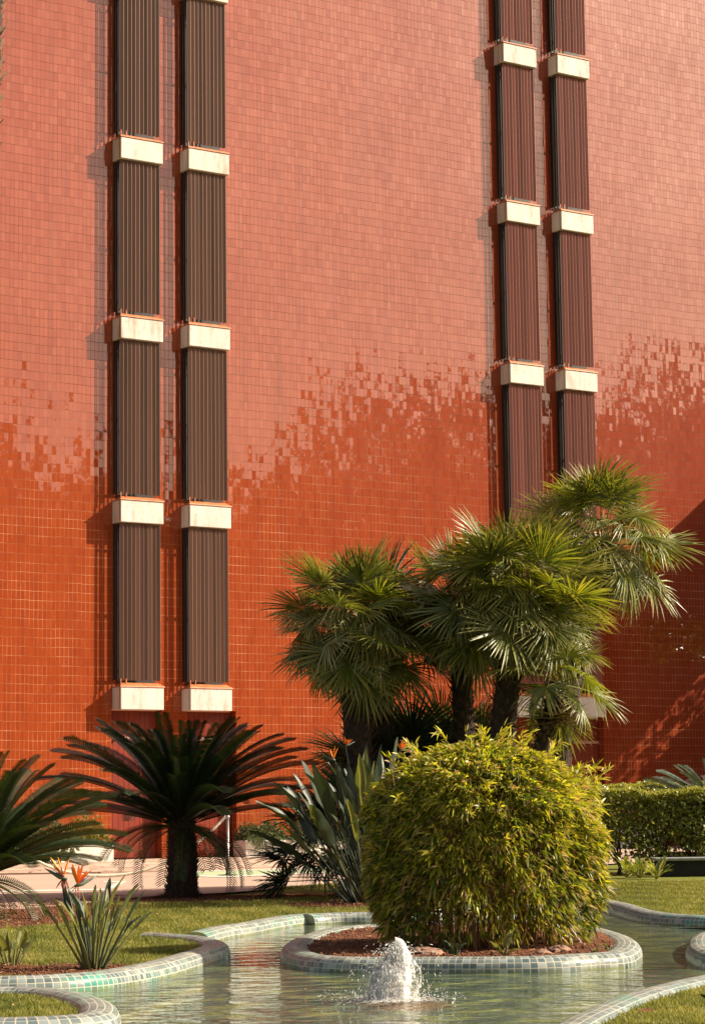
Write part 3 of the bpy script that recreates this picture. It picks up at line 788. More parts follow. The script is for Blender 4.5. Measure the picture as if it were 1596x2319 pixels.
def fan(name, mat, Rf=.42, Lp=.45, nseg=32, span=250, cup=.25, tilt=.5, seed=0, fold=.35):
    rg = np.random.default_rng(seed); V = []; F = []; rn = []; tp = []
    mb = MB(); mb.tube([(0, 0, 0), (Lp*.5, 0, .03*Lp), (Lp, 0, 0)], [.012, .008, .006], 4)
    V += list(mb.v); F += list(mb.f); rn += [.9]*len(mb.v); tp += [0]*len(mb.v)
    ct, st = math.cos(tilt), math.sin(tilt)
    def X(r, a, z):
        x = r*math.cos(a); y = r*math.sin(a); z2 = z-cup*r*r/Rf
        return (Lp+x*ct+z2*st, y, -x*st+z2*ct)
    sp = R(span); da = sp/nseg
    for i in range(nseg):
        a = -sp/2+da*(i+.5); L = Rf*(.80+.20*math.cos(a*.7))*rg.uniform(.86, 1.08); az = a+rg.uniform(-.035, .035); dz = rg.uniform(-.035, .035)
        w1 = L*.36*da*.52; w2 = L*.36*da*.54; q = len(V)
        def off(r, w_, s_, z): return X(math.hypot(r, w_), az+s_*math.atan2(w_, r), z)
        V += [X(.01, az, 0), off(L*.34, w1*1.0, -1, fold*w1), X(L*.34, az, -fold*w1), off(L*.34, w1, 1, fold*w1),
              off(L*.70, w2, -1, dz), X(L*.70, az, dz-w2*fold), off(L*.70, w2, 1, dz), X(L, az, dz*2-.02)]
        F += [(q, q+1, q+2), (q, q+2, q+3), (q+1, q+4, q+5, q+2), (q+2, q+5, q+6, q+3), (q+4, q+7, q+5), (q+5, q+7, q+6)]
        r_ = rg.uniform(0, 1); rn += [r_]*8; tp += [0, 0, 0, 0, .05, .1, .05, rg.uniform(.2, 1)]
    return mesh(name, V, F, mat, attrs={'rnd': rn, 'tip': tp})

def fan_palm(base, top, rt, n, label, mats, seed, Rf=.42, Lp=.45, el0=85, el1=-45, stubs=260, thin=None, cat='fan palm', wts=(.5, .25, .25)):
    rg = np.random.default_rng(seed); base = np.array(base, float); top = np.array(top, float)-base
    t = empty('fan_palm', base, label, cat, 'fan palms in a clump')
    mid = top*.5+np.array([0, 0, 0.0]); mid[:2] = top[:2]*.35
    if thin is None:
        trunk([(0, 0, -.05), tuple(mid), tuple(top)], [rt*.9, rt, rt*1.1], 'trunk', t, stubs, .10, .75, seed=seed+5, knob=.16)
    va = []
    for k, m_ in enumerate(mats):
        va += [fan('frond', m_, Rf, Lp, 42, 270, .22, .35, seed+10+k*3), fan('frond', m_, Rf*.92, Lp*.8, 38, 230, .45, .8, seed+11+k*3), fan('frond', m_, Rf*1.02, Lp*1.1, 34, 200, .1, .1, seed+12+k*3)]
    for i in range(n):
        f = (i+.5)/n; az = i*2.39996+rg.uniform(-.25, .25); el = R(el0+(el1-el0)*f**.9+rg.uniform(-8, 8))
        u = rg.random(); mk = 0 if u < wts[0] else (1 if u < wts[0]+wts[1] else min(2, len(mats)-1)); mk = min(mk, len(mats)-1)
        s = va[mk*3+int(rg.integers(0, 3))]
        m = Matrix.Translation(tuple(top+np.array([rt*.5*math.cos(az), rt*.5*math.sin(az), .05-.12*f]))) @ rot_to(az, el, rg.uniform(-.7, .7)) @ Matrix.Scale(rg.uniform(.82, 1.12), 4)
        inst(s, t, m, 'frond')
    if thin is None:
        ds = fan('frond', M['fan_dead'], Rf*.75, Lp*.7, 22, 150, .7, .9, seed+60)
        for k in range(7):
            az = k*2.4+rg.uniform(-.4, .4)
            inst(ds, t, Matrix.Translation((*top[:2], top[2]-.10)) @ rot_to(az, R(rg.uniform(-82, -55)), rg.uniform(-.5, .5)), 'dry_frond')['label'] = 'dry tan hanging frond'
        bpy.data.objects.remove(ds)
    for s in va: bpy.data.objects.remove(s)
    return t
PD_ = 28.0
def palm_at(bx, tx, ty, dist, **kw):
    b_ = dp(bx, 1985, dist); b_[2] = 0; return dict(base=b_, top=dp(tx, ty, dist), **kw)
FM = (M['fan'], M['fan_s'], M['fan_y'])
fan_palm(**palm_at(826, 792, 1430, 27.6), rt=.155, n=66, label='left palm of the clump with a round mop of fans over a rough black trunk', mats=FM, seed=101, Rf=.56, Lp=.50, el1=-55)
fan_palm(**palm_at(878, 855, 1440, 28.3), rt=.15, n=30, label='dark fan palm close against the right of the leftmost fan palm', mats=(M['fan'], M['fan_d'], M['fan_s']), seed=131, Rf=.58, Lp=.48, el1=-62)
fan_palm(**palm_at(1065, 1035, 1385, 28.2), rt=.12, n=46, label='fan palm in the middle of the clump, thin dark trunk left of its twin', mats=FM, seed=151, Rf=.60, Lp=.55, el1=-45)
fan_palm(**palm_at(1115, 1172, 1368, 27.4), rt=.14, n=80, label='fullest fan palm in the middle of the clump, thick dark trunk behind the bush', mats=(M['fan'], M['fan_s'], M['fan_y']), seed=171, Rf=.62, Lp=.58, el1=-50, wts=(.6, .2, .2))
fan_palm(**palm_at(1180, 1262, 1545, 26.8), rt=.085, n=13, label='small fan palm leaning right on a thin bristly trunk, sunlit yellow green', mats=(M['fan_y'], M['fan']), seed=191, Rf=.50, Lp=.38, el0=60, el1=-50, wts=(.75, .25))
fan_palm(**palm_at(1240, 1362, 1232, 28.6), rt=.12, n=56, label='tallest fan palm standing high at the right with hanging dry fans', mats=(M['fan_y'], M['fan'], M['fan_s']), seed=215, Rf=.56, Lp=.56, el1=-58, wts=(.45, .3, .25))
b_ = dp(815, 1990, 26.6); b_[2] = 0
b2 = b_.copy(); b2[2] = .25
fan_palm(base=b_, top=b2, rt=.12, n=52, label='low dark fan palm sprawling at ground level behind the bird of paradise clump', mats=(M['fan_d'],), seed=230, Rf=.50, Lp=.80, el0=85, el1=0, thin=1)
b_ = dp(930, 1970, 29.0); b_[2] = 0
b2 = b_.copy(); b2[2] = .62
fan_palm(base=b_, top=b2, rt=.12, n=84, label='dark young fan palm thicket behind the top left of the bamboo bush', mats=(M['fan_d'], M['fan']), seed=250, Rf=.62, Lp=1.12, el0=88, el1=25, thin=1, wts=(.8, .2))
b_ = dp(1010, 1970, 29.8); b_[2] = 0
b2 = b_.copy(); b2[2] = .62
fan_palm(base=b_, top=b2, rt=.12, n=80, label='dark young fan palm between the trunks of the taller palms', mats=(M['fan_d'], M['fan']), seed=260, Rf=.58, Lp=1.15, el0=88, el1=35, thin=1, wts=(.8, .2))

# a palm trunk whose edge shows at the top left
b_ = dp(-75, 2080, 21.5); b_[2] = 0
pt = empty('date_palm', b_, 'rough brown palm trunk at the upper left edge of the photo', 'palm tree')
top = dp(-51, 60, 21.5)-b_
trunk([(0, 0, -.05), tuple(top*.5+np.array([-.12, 0, 0])), tuple(top), tuple(top*1.25+np.array([.05, 0, 0]))], [.21, .20, .235, .22], 'trunk', pt, 900, .12, .6, seed=77, knob=.1, smat=simple('date_palm_stub', (.16, .10, .06), .95, .5, 20))

# ---------------------------------------------------------------- bird of paradise plants
def strel_leaf(Lp, Lb, Wb, bend, mat, seed, name='leaf', curl=.3, el=1.3):
    rg = np.random.default_rng(seed); V = []; F = []; rn = []
    N = 16; pts = []; p = np.array([0., 0, 0]); Lt = Lp+Lb
    for i in range(N+1):
        t = i/N; a = el-bend*t**2; pts.append((p.copy(), a)); p = p+np.array([math.cos(a), 0, math.sin(a)])*Lt/N
    kp = max(2, int(round(N*Lp/Lt)))
    mb = MB(); mb.tube([q[0] for q in pts[:kp+2]], [.011-.006*i/(kp+2) for i in range(kp+2)], 5); V += list(mb.v); F += list(mb.f); rn += [.85]*len(mb.v)
    nb = N-kp; q0 = len(V); M_ = 10
    def at(t):
        f = kp+t*nb; i = min(int(f), N-1); a, b_ = pts[i], pts[i+1]; q = f-i; return a[0]*(1-q)+b_[0]*q, a[1]*(1-q)+b_[1]*q
    r0 = rg.uniform(0, 1)
    for i in range(M_+1):
        t = i/M_; c, a = at(t); U = np.array([-math.sin(a), 0, math.cos(a)])
        wv = Wb*math.sin(PI*min(1, t*.93+.04)**.8)**.8*.5 if 0 < i < M_ else .002
        cu = curl*(1+.4*math.sin(t*5+seed)); wave = .06*Wb*math.sin(t*14+seed)
        V += [tuple(c+np.array([0, -wv*math.cos(cu), 0])+U*(wv*math.sin(cu)+wave)), tuple(c), tuple(c+np.array([0, wv*math.cos(cu), 0])+U*(wv*math.sin(cu)-wave))]
        rn += [r0*.8+.1, min(1, r0*.8+.35), r0*.8+.05]
    for i in range(M_):
        a = q0+3*i; F += [(a, a+3, a+4, a+1), (a+1, a+4, a+5, a+2)]
    return mesh(name, V, F, mat, smooth=True, attrs={'rnd': rn})
def flower_head(parent, loc, az, s, stem_from, mat_stem, dead=False, seed=0):
    """stem, green beak, upright orange sepals and a blue petal"""
    rg = np.random.default_rng(seed); loc = np.array(loc, float); stem_from = np.array(stem_from, float)
    st = MB().tube([stem_from, stem_from*.4+loc*.6+np.array([0, 0, .0]), loc], [.007*s*3, .006*s*3, .005*s*3], 6).build('flower', mat_stem, parent, True)
    d = np.array([math.cos(az), math.sin(az), 0]); up = np.array([0, 0, 1.0]); tn = np.array([-d[1], d[0], 0])
    be = MB(); be.tube([loc-d*.01*s, loc+d*.35*s+up*.10*s, loc+d*.8*s+up*.32*s, loc+d*1.15*s+up*.5*s], [.07*s, .10*s, .06*s, .004*s], 8)
    be.build('spathe', M['spathe'], st, True)
    def sep(dirv, ln, wd, m_, nm):
        dirv = dirv/np.linalg.norm(dirv); sd = np.cross(dirv, d); sd = sd/(np.linalg.norm(sd)+1e-6)
        if abs(dirv@d) > .9: sd = tn
        sd = sd*math.cos(rg.uniform(-.6, .6))+np.cross(dirv, sd)*.4
        V = []; b0 = loc+d*.12*s+up*.06*s
        for t, w_ in ((0, .25), (.3, .9), (.6, 1), (.85, .5), (1, .02)):
            c = b0+dirv*ln*t+up*.06*ln*math.sin(t*3); V += [c-sd*wd*w_, c+np.cross(sd, dirv)*wd*w_*.5, c+sd*wd*w_]
        F = []
        for i in range(4): F += [(3*i, 3*i+1, 3*i+4, 3*i+3), (3*i+1, 3*i+2, 3*i+5, 3*i+4)]
        mesh(nm, V, F, m_, st, True)
    for k in range(6):
        a = -.55+k*.36+rg.uniform(-.12, .12)
        sep(up*1.0+d*(a)+tn*rg.uniform(-.45, .45), rg.uniform(.75, 1.1)*s, .10*s, M['petal'], 'sepal')
    sep(up*.6+d*1.0, .7*s, .05*s, M['blue'], 'petal')
    if dead:
        for k in range(6): sep(-up*rg.uniform(.3, 1.4)+d*rg.uniform(-.6, .6)+tn*rg.uniform(-.5, .5), rg.uniform(.4, .75)*s, .05*s, M['dead'], 'withered_sepal')
    return st
def strel_clump(base, n, Lp, Lb, Wb, spread, mats, label, seed, lean=(0, 0), elr=(1.45, .75), sr=(.75, 1.1)):
    rg = np.random.default_rng(seed); base = np.array(base, float)
    t = empty('bird_of_paradise', base, label, 'flowering plant', 'bird of paradise plants')
    va = [strel_leaf(Lp*rg.uniform(.8, 1.15), Lb*rg.uniform(.85, 1.15), Wb*rg.uniform(.75, 1.15), rg.uniform(.05, .55), mats[k % len(mats)], seed+k, curl=rg.uniform(.15, .75), el=0.0) for k in range(8)]
    for i in range(n):
        f = (i+.5)/n; az = i*2.39996+rg.uniform(-.3, .3); el = elr[0]+(elr[1]-elr[0])*f+rg.uniform(-.08, .08)
        m = Matrix.Translation((spread*math.sqrt(f)*math.cos(az)+lean[0]*f, spread*math.sqrt(f)*math.sin(az), 0)) @ rot_to(az, el, rg.uniform(-1.3, 1.3)) @ Matrix.Scale(rg.uniform(*sr), 4)
        inst(va[int(rg.integers(0, 8))], t, m, 'leaf')
    for s in va: bpy.data.objects.remove(s)
    return t
SB = dp(850, 2035, 25.0); SB[2] = 0
big = strel_clump(SB, 110, 1.10, .66, .155, .30, (M['strel'], M['strel'], M['strel_y'], M['strel']), 'large bird of paradise clump with broad grey green leaves beside the bamboo bush', 301, elr=(1.54, .72), sr=(.62, 1.08))
for (x, y, az, s, dd) in ((758, 1722, 2.6, .17, 25.0), (782, 1690, .4, .12, 25.6), (702, 1775, .6, .14, 25.2), (683, 1783, 2.8, .12, 25.4), (838, 1788, 2.9, .13, 24.6), (905, 1700, .5, .13, 25.0)):
    flower_head(big, dp(x, y, dd)-SB, az, s*.85, ((x-850)/900.0*.3, 0, .2), M['spathe'], seed=int(x))
FB = gp(212, 2200)
front = strel_clump(FB, 30, .35, .23, .052, .06, (M['strel_y'], M['strel'], M['strel_y']), 'small bird of paradise with two orange flowers on the left lawn by the pool', 331, elr=(1.52, .95))
flower_head(front, dp(150, 1992, FB[1])-FB, 2.7, .145, (-.05, 0, 0), M['spathe'], True, 5)
flower_head(front, dp(170, 2008, FB[1]-.05)-FB, .5, .135, (-.03, 0, 0), M['spathe'], True, 9)
strel_clump(gp(26, 2190), 9, .13, .17, .075, .05, (M['strel_y'],), 'short leafy seedling plant without flowers at the left edge by the pool', 351, elr=(1.5, 1.0))

# ---------------------------------------------------------------- the bamboo bush
def leaf_cloud(pts, dirs, rg, L=(.06, .10), W=.010, droop=.5, per=5, spread=.9, tipf=.5, bias=None):
    """clusters of narrow leaves: each leaf three quads/tris along a drooping arc"""
    n = len(pts)*per
    P = np.repeat(pts, per, 0)+rg.normal(0, .008, (n, 3)); D = np.repeat(dirs, per, 0)+rg.normal(0, spread*.5, (n, 3))
    D /= np.linalg.norm(D, axis=1)[:, None]
    L_ = rg.uniform(L[0], L[1], n)[:, None]; S = np.cross(D, rg.normal(0, 1, (n, 3))); S /= np.linalg.norm(S, axis=1)[:, None]
    W_ = (W*rg.uniform(.7, 1.25, n))[:, None]
    down = np.array([0, 0, -1.0])
    def q(t): return P+D*L_*t+down*L_*droop*t*t
    V = np.zeros((n, 6, 3)); V[:, 0] = P; V[:, 1] = q(.35)-S*W_; V[:, 2] = q(.35)+S*W_; V[:, 3] = q(.72)-S*W_*.62; V[:, 4] = q(.72)+S*W_*.62; V[:, 5] = q(1.0)
    b0 = (np.arange(n)*6)[:, None]
    F = np.concatenate([b0+np.array([[0, 2, 1]]), b0+np.array([[1, 2, 4]]), b0+np.array([[1, 4, 3]]), b0+np.array([[3, 4, 5]])], 0)
    r0 = np.clip(rg.beta(2.0, 2.6, n)+(0 if bias is None else np.repeat(bias, per)), 0, .8)
    r0 = np.where(rg.random(n) < .07, 1.0, r0)
    rn = np.repeat(r0, 6).reshape(n, 6)
    tp = np.zeros((n, 6)); wt = rg.random(n) < tipf; tp[:, 5] = wt*rg.uniform(.4, 1, n); tp[:, 3] = tp[:, 4] = tp[:, 5]*.35
    return V.reshape(-1, 3), F, {'rnd': rn.ravel(), 'tip': tp.ravel()}
BC = gp(1096, 2140); BC = np.array([BC[0], 16.72, 0.0]); BC[0] = dp(1094, 2140, 16.72)[0]
bush = empty('bamboo_bush', BC, 'big round yellow green bamboo bush on the tiled island', 'bush')
rg = np.random.default_rng(5)
def bush_r(th, z):
    """radius of the clipped bush at height z, looking along angle th"""
    pr = np.interp(z, [0.0, .12, .35, .7, .98, 1.18, 1.33, 1.41, 1.46], [.72, .82, .885, .90, .85, .735, .55, .34, .0])
    return .905*pr*(1+.035*np.sin(3*th+1)+.03*np.sin(7*th+z*5)+.025*np.sin(11*th-z*9))
n = 15500
z = rg.uniform(.03, 1.0, n)**.85*1.50; th = rg.uniform(0, 2*PI, n)
# the camera never sees the far half in full: keep it thinner
dep = rg.beta(5, 1.15, n)
rr = bush_r(th, z)*(.62+.38*dep)
low = (z < .50) & (rg.random(n) < (.50-z)*1.75)
topz = rg.random(n) < .24
rt_ = np.sqrt(rg.random(n))*.80; zt = np.interp(rt_, [0, .3, .5, .65, .8], [1.475, 1.44, 1.35, 1.23, 1.02])*rg.uniform(.93, 1.0, n)
z = np.where(topz, zt, z); rr = np.where(topz, rt_, rr)
k = ~low | topz
z, th, rr = z[k], th[k], rr[k]
P = np.stack([rr*np.cos(th), rr*np.sin(th), z], 1)
hole = np.sin(P[:, 0]*9+1.1)*np.sin(P[:, 1]*8+.4)*np.sin(P[:, 2]*10+P[:, 0]*4)+.5*np.sin(P[:, 0]*23)*np.sin(P[:, 2]*21+P[:, 1]*17)
kp = rg.random(len(P)) < np.clip(.85+hole*.75, .12, 1); P = P[kp]; z = z[kp]; th = th[kp]; rr = rr[kp]; hole = hole[kp]; P += (P*np.array([1, 1, 0]))*(hole*.055)[:, None]; P[:, 2] += hole*.02
D = np.stack([np.cos(th), np.sin(th), np.interp(z, [0, .6, 1.2, 1.58], [-.35, -.05, .5, 1.3])], 1); D /= np.linalg.norm(D, axis=1)[:, None]
bias = .10*np.sin(P[:, 0]*6+P[:, 2]*3)+.10*(z-.8)+rg.normal(0, .08, len(z))
P[:, 2] *= .97
V, F, at = leaf_cloud(P, D, rg, (.050, .098), .0080, .42, 6, 1.0, .45, bias)
stf = mesh('leaves', V, F, M['bamboo'], bush, attrs=at)
# long shoots that stick out of the outline
sh = MB(); sp_ = []; sd_ = []
for i in range(70):
    a = rg.uniform(0, 2*PI); zz = rg.uniform(.6, 1.5); r_ = float(bush_r(np.array([a]), np.array([zz]))[0])
    if zz > 1.35: r_ = rg.uniform(.1, .6); zz = np.interp(r_, [0, .3, .5, .65], [1.475, 1.44, 1.35, 1.23])
    o_ = np.array([math.cos(a), math.sin(a), np.interp(zz, [.6, 1.5], [.35, 1.6])]); o_ /= np.linalg.norm(o_)
    p0 = np.array([r_*math.cos(a), r_*math.sin(a), zz])-o_*.12; L = rg.uniform(.15, .27); p1 = p0+o_*L
    sh.tube([p0, p1], [.003, .0015], 4)
    for t in np.linspace(.5, 1, 5): sp_.append(p0+(p1-p0)*t); sd_.append(o_+rg.normal(0, .3, 3))
for (x, y) in ((1362, 1762), (1372, 1745), (1350, 1735)):
    p1 = dp(x, y, 17.2)-BC; p0 = p1+np.array([-.13, 0, -.10]); sh.tube([p0, p1], [.003, .0015], 4)
    for t in np.linspace(.3, 1, 6): sp_.append(p0+(p1-p0)*t); sd_.append((p1-p0)/np.linalg.norm(p1-p0)+rg.normal(0, .35, 3))
V, F, at = leaf_cloud(np.array(sp_), np.array(sd_), rg, (.07, .11), .008, .25, 3, .8, .3, np.full(len(sp_), .28))
so_ = stuff(sh.build('shoots', M['cane'], bush))
mesh('shoot_leaves', V, F, M['bamboo'], so_, attrs=at)['kind'] = 'stuff'
stf['kind'] = 'stuff'
cn = MB()
for i in range(190):
    a = rg.uniform(0, 2*PI); r_ = .62*math.sqrt(rg.random()); x, y = r_*math.cos(a), r_*math.sin(a); h = rg.uniform(.5, 1.35); k_ = rg.uniform(.1, .35)
    cn.tube([(x, y, -.02), (x*(1+k_*.4)+rg.normal(0, .015), y*(1+k_*.4), h*.5), (x*(1+k_), y*(1+k_), h)], [.0055, .0045, .003], 5)
cn.build('cane', M['cane'], bush)['kind'] = 'stuff'

# rocks and a few low weeds on the island
def rock(c, s, seed, label):
    rg_ = np.random.default_rng(seed); V = []; F = []; nu, nv = 12, 7
    ph = rg_.uniform(0, 6, 6)
    for j in range(nv+1):
        for i in range(nu):
            t = 2*PI*i/nu; f = PI*j/nv*.55
            r_ = 1+.22*math.sin(2*t+ph[0])+.15*math.sin(3*t+ph[1]+j)+rg_.uniform(-.2, .2)
            V.append((s[0]*r_*math.sin(f)*math.cos(t), s[1]*r_*math.sin(f)*math.sin(t), s[2]*(math.cos(f)*(1+rg_.uniform(-.1, .1))-.1)))
    for j in range(nv):
        for i in range(nu): F.append((j*nu+i, (j+1)*nu+i, (j+1)*nu+(i+1) % nu, j*nu+(i+1) % nu))
    o = mesh('rock', V, F, M['rock'], None, False); o.location = tuple(map(float, c)); return tag(o, label, 'rock', 'rocks on the island')
rock(gp(958, 2166), (.14, .12, .065), 1, 'flat pinkish rock left of the bush foot, behind the fountain jet')
rock(gp(1268, 2160), (.075, .09, .06), 2, 'pale angular rock under the right side of the bamboo bush')
rock(gp(1230, 2166), (.06, .07, .05), 3, 'small pale rock at the foot of the bush, left of the angular one')
rock(gp(1390, 2150), (.05, .06, .03), 4, 'small low rock near the right end of the island')
def weed(c, n, L, W, label, mat, seed, el=(1.3, .5), name='weed', group='small weeds on the island'):
    rg_ = np.random.default_rng(seed); t = empty(name, c, label, 'weed', group)
    for i in range(n):
        o = strel_leaf(L*.5*rg_.uniform(.6, 1.2), L*rg_.uniform(.7, 1.2), W, rg_.uniform(.2, 1.0), mat, seed*10+i, el=rg_.uniform(*sorted(el)))
        o.parent = t; o.rotation_euler = (0, 0, rg_.uniform(0, 2*PI))
    return t
wp = gp(1142, 2168); weed(wp, 5, .10, .06, 'broad leaved weed in front of the bamboo canes', M['strel_y'], 41)
weed(gp(1033, 2170), 6, .09, .045, 'dark leafy weed at the left foot of the bamboo', M['strel'], 42)
weed(gp(1378, 2156), 9, .06, .012, 'tuft of bright green weed inside the right end of the island', M['strel_y'], 43)
weed(gp(1350, 2163), 12, .035, .012, 'tiny pale green ground weed right of the rocks', M['strel_y'], 44)

# ---------------------------------------------------------------- fountain
def jet_mat(name, a0, a1):
    b = NB(name); o = b.obj()
    st = b.noise(b.vmath('MULTIPLY', o, (60.0, 60.0, 9.0)), 1.0, 4, .65).outputs[0]
    al = b.mrange(st, a0, a1, .0, .95)
    b.set(color=(.93, .92, .89), rough=.25, alpha=al, trans=.15, ior=1.33); return b.m
ft = empty('fountain_jet', FTN, 'white frothing water jet rising from the pool', 'fountain')
rg = np.random.default_rng(9)
H = .285
def shell(rs, h, seed, m_, name):
    rg_ = np.random.default_rng(seed); nu, nv = 40, 30; V = []; F = []; ph = rg_.uniform(0, 6, 8)
    for j in range(nv+1):
        t = j/nv
        for i in range(nu):
            a = 2*PI*i/nu
            hh = h*(.80+.16*math.cos(2*a)+.06*math.sin(3*a+ph[1])+.10*math.cos(a)+.04*math.sin(7*a))
            r_ = rs*(1.0-.16*t**1.6)*(1+.10*math.sin(5*a+ph[2]+t*3)+.07*math.sin(9*a+ph[3]-t*5)+rg_.uniform(-.05, .05))*math.sqrt(max(0, 1-t**7))
            V.append((r_*math.cos(a)+.035*t, r_*math.sin(a), hh*t))
    for j in range(nv):
        for i in range(nu): F.append((j*nu+i, j*nu+(i+1) % nu, (j+1)*nu+(i+1) % nu, (j+1)*nu+i))
    return mesh(name, V, F, m_, ft, True)
shell(.145, H*.86, 1, jet_mat('jet_veil', .48, .66), 'water_veil')
shell(.105, H*.95, 2, jet_mat('jet_sheet', .38, .58), 'water_sheet')
shell(.085, H*1.05, 3, jet_mat('jet_core', .28, .42), 'water_core')
# drops and strings of water
def drops(P, Vd, s, st):
    b_ = np.array([(1, 0, 0), (-.5, .87, 0), (-.5, -.87, 0), (0, 0, 1), (0, 0, -1)], float); fc = np.array([(0, 1, 3), (1, 2, 3), (2, 0, 3), (1, 0, 4), (2, 1, 4), (0, 2, 4)])
    V = []; F = []
    for i, (p, v) in enumerate(zip(P, Vd)):
        v = v/np.linalg.norm(v); a = np.cross(v, [0.3, 1, .2]); a /= np.linalg.norm(a); c = np.cross(v, a)
        q = b_*s[i]; V.append(p+q[:, :1]*a+q[:, 1:2]*c+q[:, 2:]*st[i]*v); F.append(fc+5*i)
    return np.vstack(V), np.vstack(F)
P = []; Vd = []; S = []; ST = []
for i in range(3600):
    a = rg.uniform(0, 2*PI); v0 = H*rg.uniform(.55, 1.12); ro = abs(rg.normal(0, .13)); t = rg.random()
    # out along a parabola and down again
    if rg.random() < .5: ro *= .5
    zz = v0*(1-(2*t-.8)**2/1.44) if t > .4 else v0*(1-(1-t/.4)**2); zz = max(zz, .0)
    r_ = ro*t*1.35
    P.append(np.array([r_*math.cos(a)+.03*min(1, zz/H), r_*math.sin(a), zz])); Vd.append(np.array([ro*math.cos(a)*1.5, ro*math.sin(a)*1.5, .9*(.4-t)*2])); S.append(rg.uniform(.0010, .0028)); ST.append(rg.uniform(2, 7))
for i in range(2200):   # strings of falling water over the whole bell
    a = rg.uniform(0, 2*PI); zz = H*rg.uniform(0, .92); r_ = .125*(1-(zz/(H*1.02))**2.2)*rg.uniform(.6, 1.05)
    P.append(np.array([r_*math.cos(a)+.03*zz/H, r_*math.sin(a), zz])); Vd.append(np.array([math.cos(a)*.25, math.sin(a)*.25, -1.0])); S.append(rg.uniform(.0008, .0022)); ST.append(rg.uniform(5, 14))
for i in range(620):   # splashes thrown clear
    a = rg.uniform(0, 2*PI); r_ = rg.uniform(.10, .42); P.append(np.array([r_*math.cos(a), r_*math.sin(a)*.8, abs(rg.normal(0, .03))])); Vd.append(np.array([math.cos(a), math.sin(a), rg.uniform(-1, 1)])); S.append(rg.uniform(.0012, .0038)); ST.append(rg.uniform(1, 3))
V, F = drops(P, Vd, S, ST)
dm = NB('water_drops'); dm.set(color=(.92, .92, .90), rough=.12, trans=.35, ior=1.33)
stuff(mesh('droplets', V, F, dm.m, ft))
# froth where it falls back
def froth_mat():
    b = NB('froth'); o = b.obj(); n_ = b.noise(b.vmath('MULTIPLY', o, (1.0, 1.0, 1.0)), 38, 5, .7).outputs[0]
    sx = b.n('ShaderNodeSeparateXYZ', {0: o}).outputs; rr_ = b.math('SQRT', b.math('ADD', b.math('POWER', sx[0], 2.0), b.math('POWER', sx[1], 2.0)))
    al = b.mrange(b.math('SUBTRACT', n_, b.math('MULTIPLY', rr_, 1.15)), .22, .42, 0, .92)
    b.set(color=(.86, .82, .76), rough=.5, alpha=al, normal=b.bump(n_, 1.0, .02)); return b.m
V = []; F = []; nu, nv = 60, 26
for j in range(nv+1):
    for i in range(nu):
        a = 2*PI*i/nu; r_ = .36*j/nv; V.append((r_*math.cos(a)*1.0, r_*math.sin(a), .006+.045*math.exp(-(r_/.11)**2)*(.6+.8*rg.random())+.006*rg.random()*math.exp(-(r_/.2)**2)))
for j in range(nv):
    for i in range(nu): F.append((j*nu+i, j*nu+(i+1) % nu, (j+1)*nu+(i+1) % nu, (j+1)*nu+i))
mesh('froth', V, F, froth_mat(), ft, True)

# floating leaves
lf = [(760, 2254), (1490, 2098), (1475, 2112), (1512, 2106), (1545, 2140), (1418, 2118), (1560, 2182), (1200, 2225), (690, 2242), (1440, 2125)]
wh = ['left of the jet in the green water', 'between the bush and the right bank, upper', 'in the dark channel right of the island', 'in the dark channel nearer the right bank', 'close to the right edge ring', 'touching the right end of the island', 'near the right edge of the pool', 'right of the fountain jet', 'far left of the fountain jet', 'just off the island right end']
for i, ((x, y), ww) in enumerate(zip(lf, wh)):
    c = gp(x, y, WATERZ+.004); a = i*1.7; s = .022
    V = [(math.cos(a)*s*t-math.sin(a)*s*u_, math.sin(a)*s*t+math.cos(a)*s*u_, .002+.004*abs(t)) for t, u_ in ((-1, 0), (-.3, .35), (.4, .3), (1, 0), (.4, -.3), (-.3, -.35))]
    o = mesh('fallen_leaf', V, [(0, 1, 2, 3, 4, 5)], M['deadleaf']); o.location = tuple(map(float, c)); tag(o, 'small yellow leaf floating '+ww, 'leaf', 'leaves floating on the pool')
c = gp(1460, 2292, .024); o = mesh('fallen_leaf', [(-.04, 0, .006), (-.01, .02, .012), (.03, .012, .004), (.045, -.004, .014), (.01, -.02, .002)], [(0, 1, 2, 3, 4)], simple('brown_leaf', (.20, .07, .03), .7)); o.location = tuple(map(float, c)); tag(o, 'curled brown leaf lying on the bottom right lawn', 'leaf')

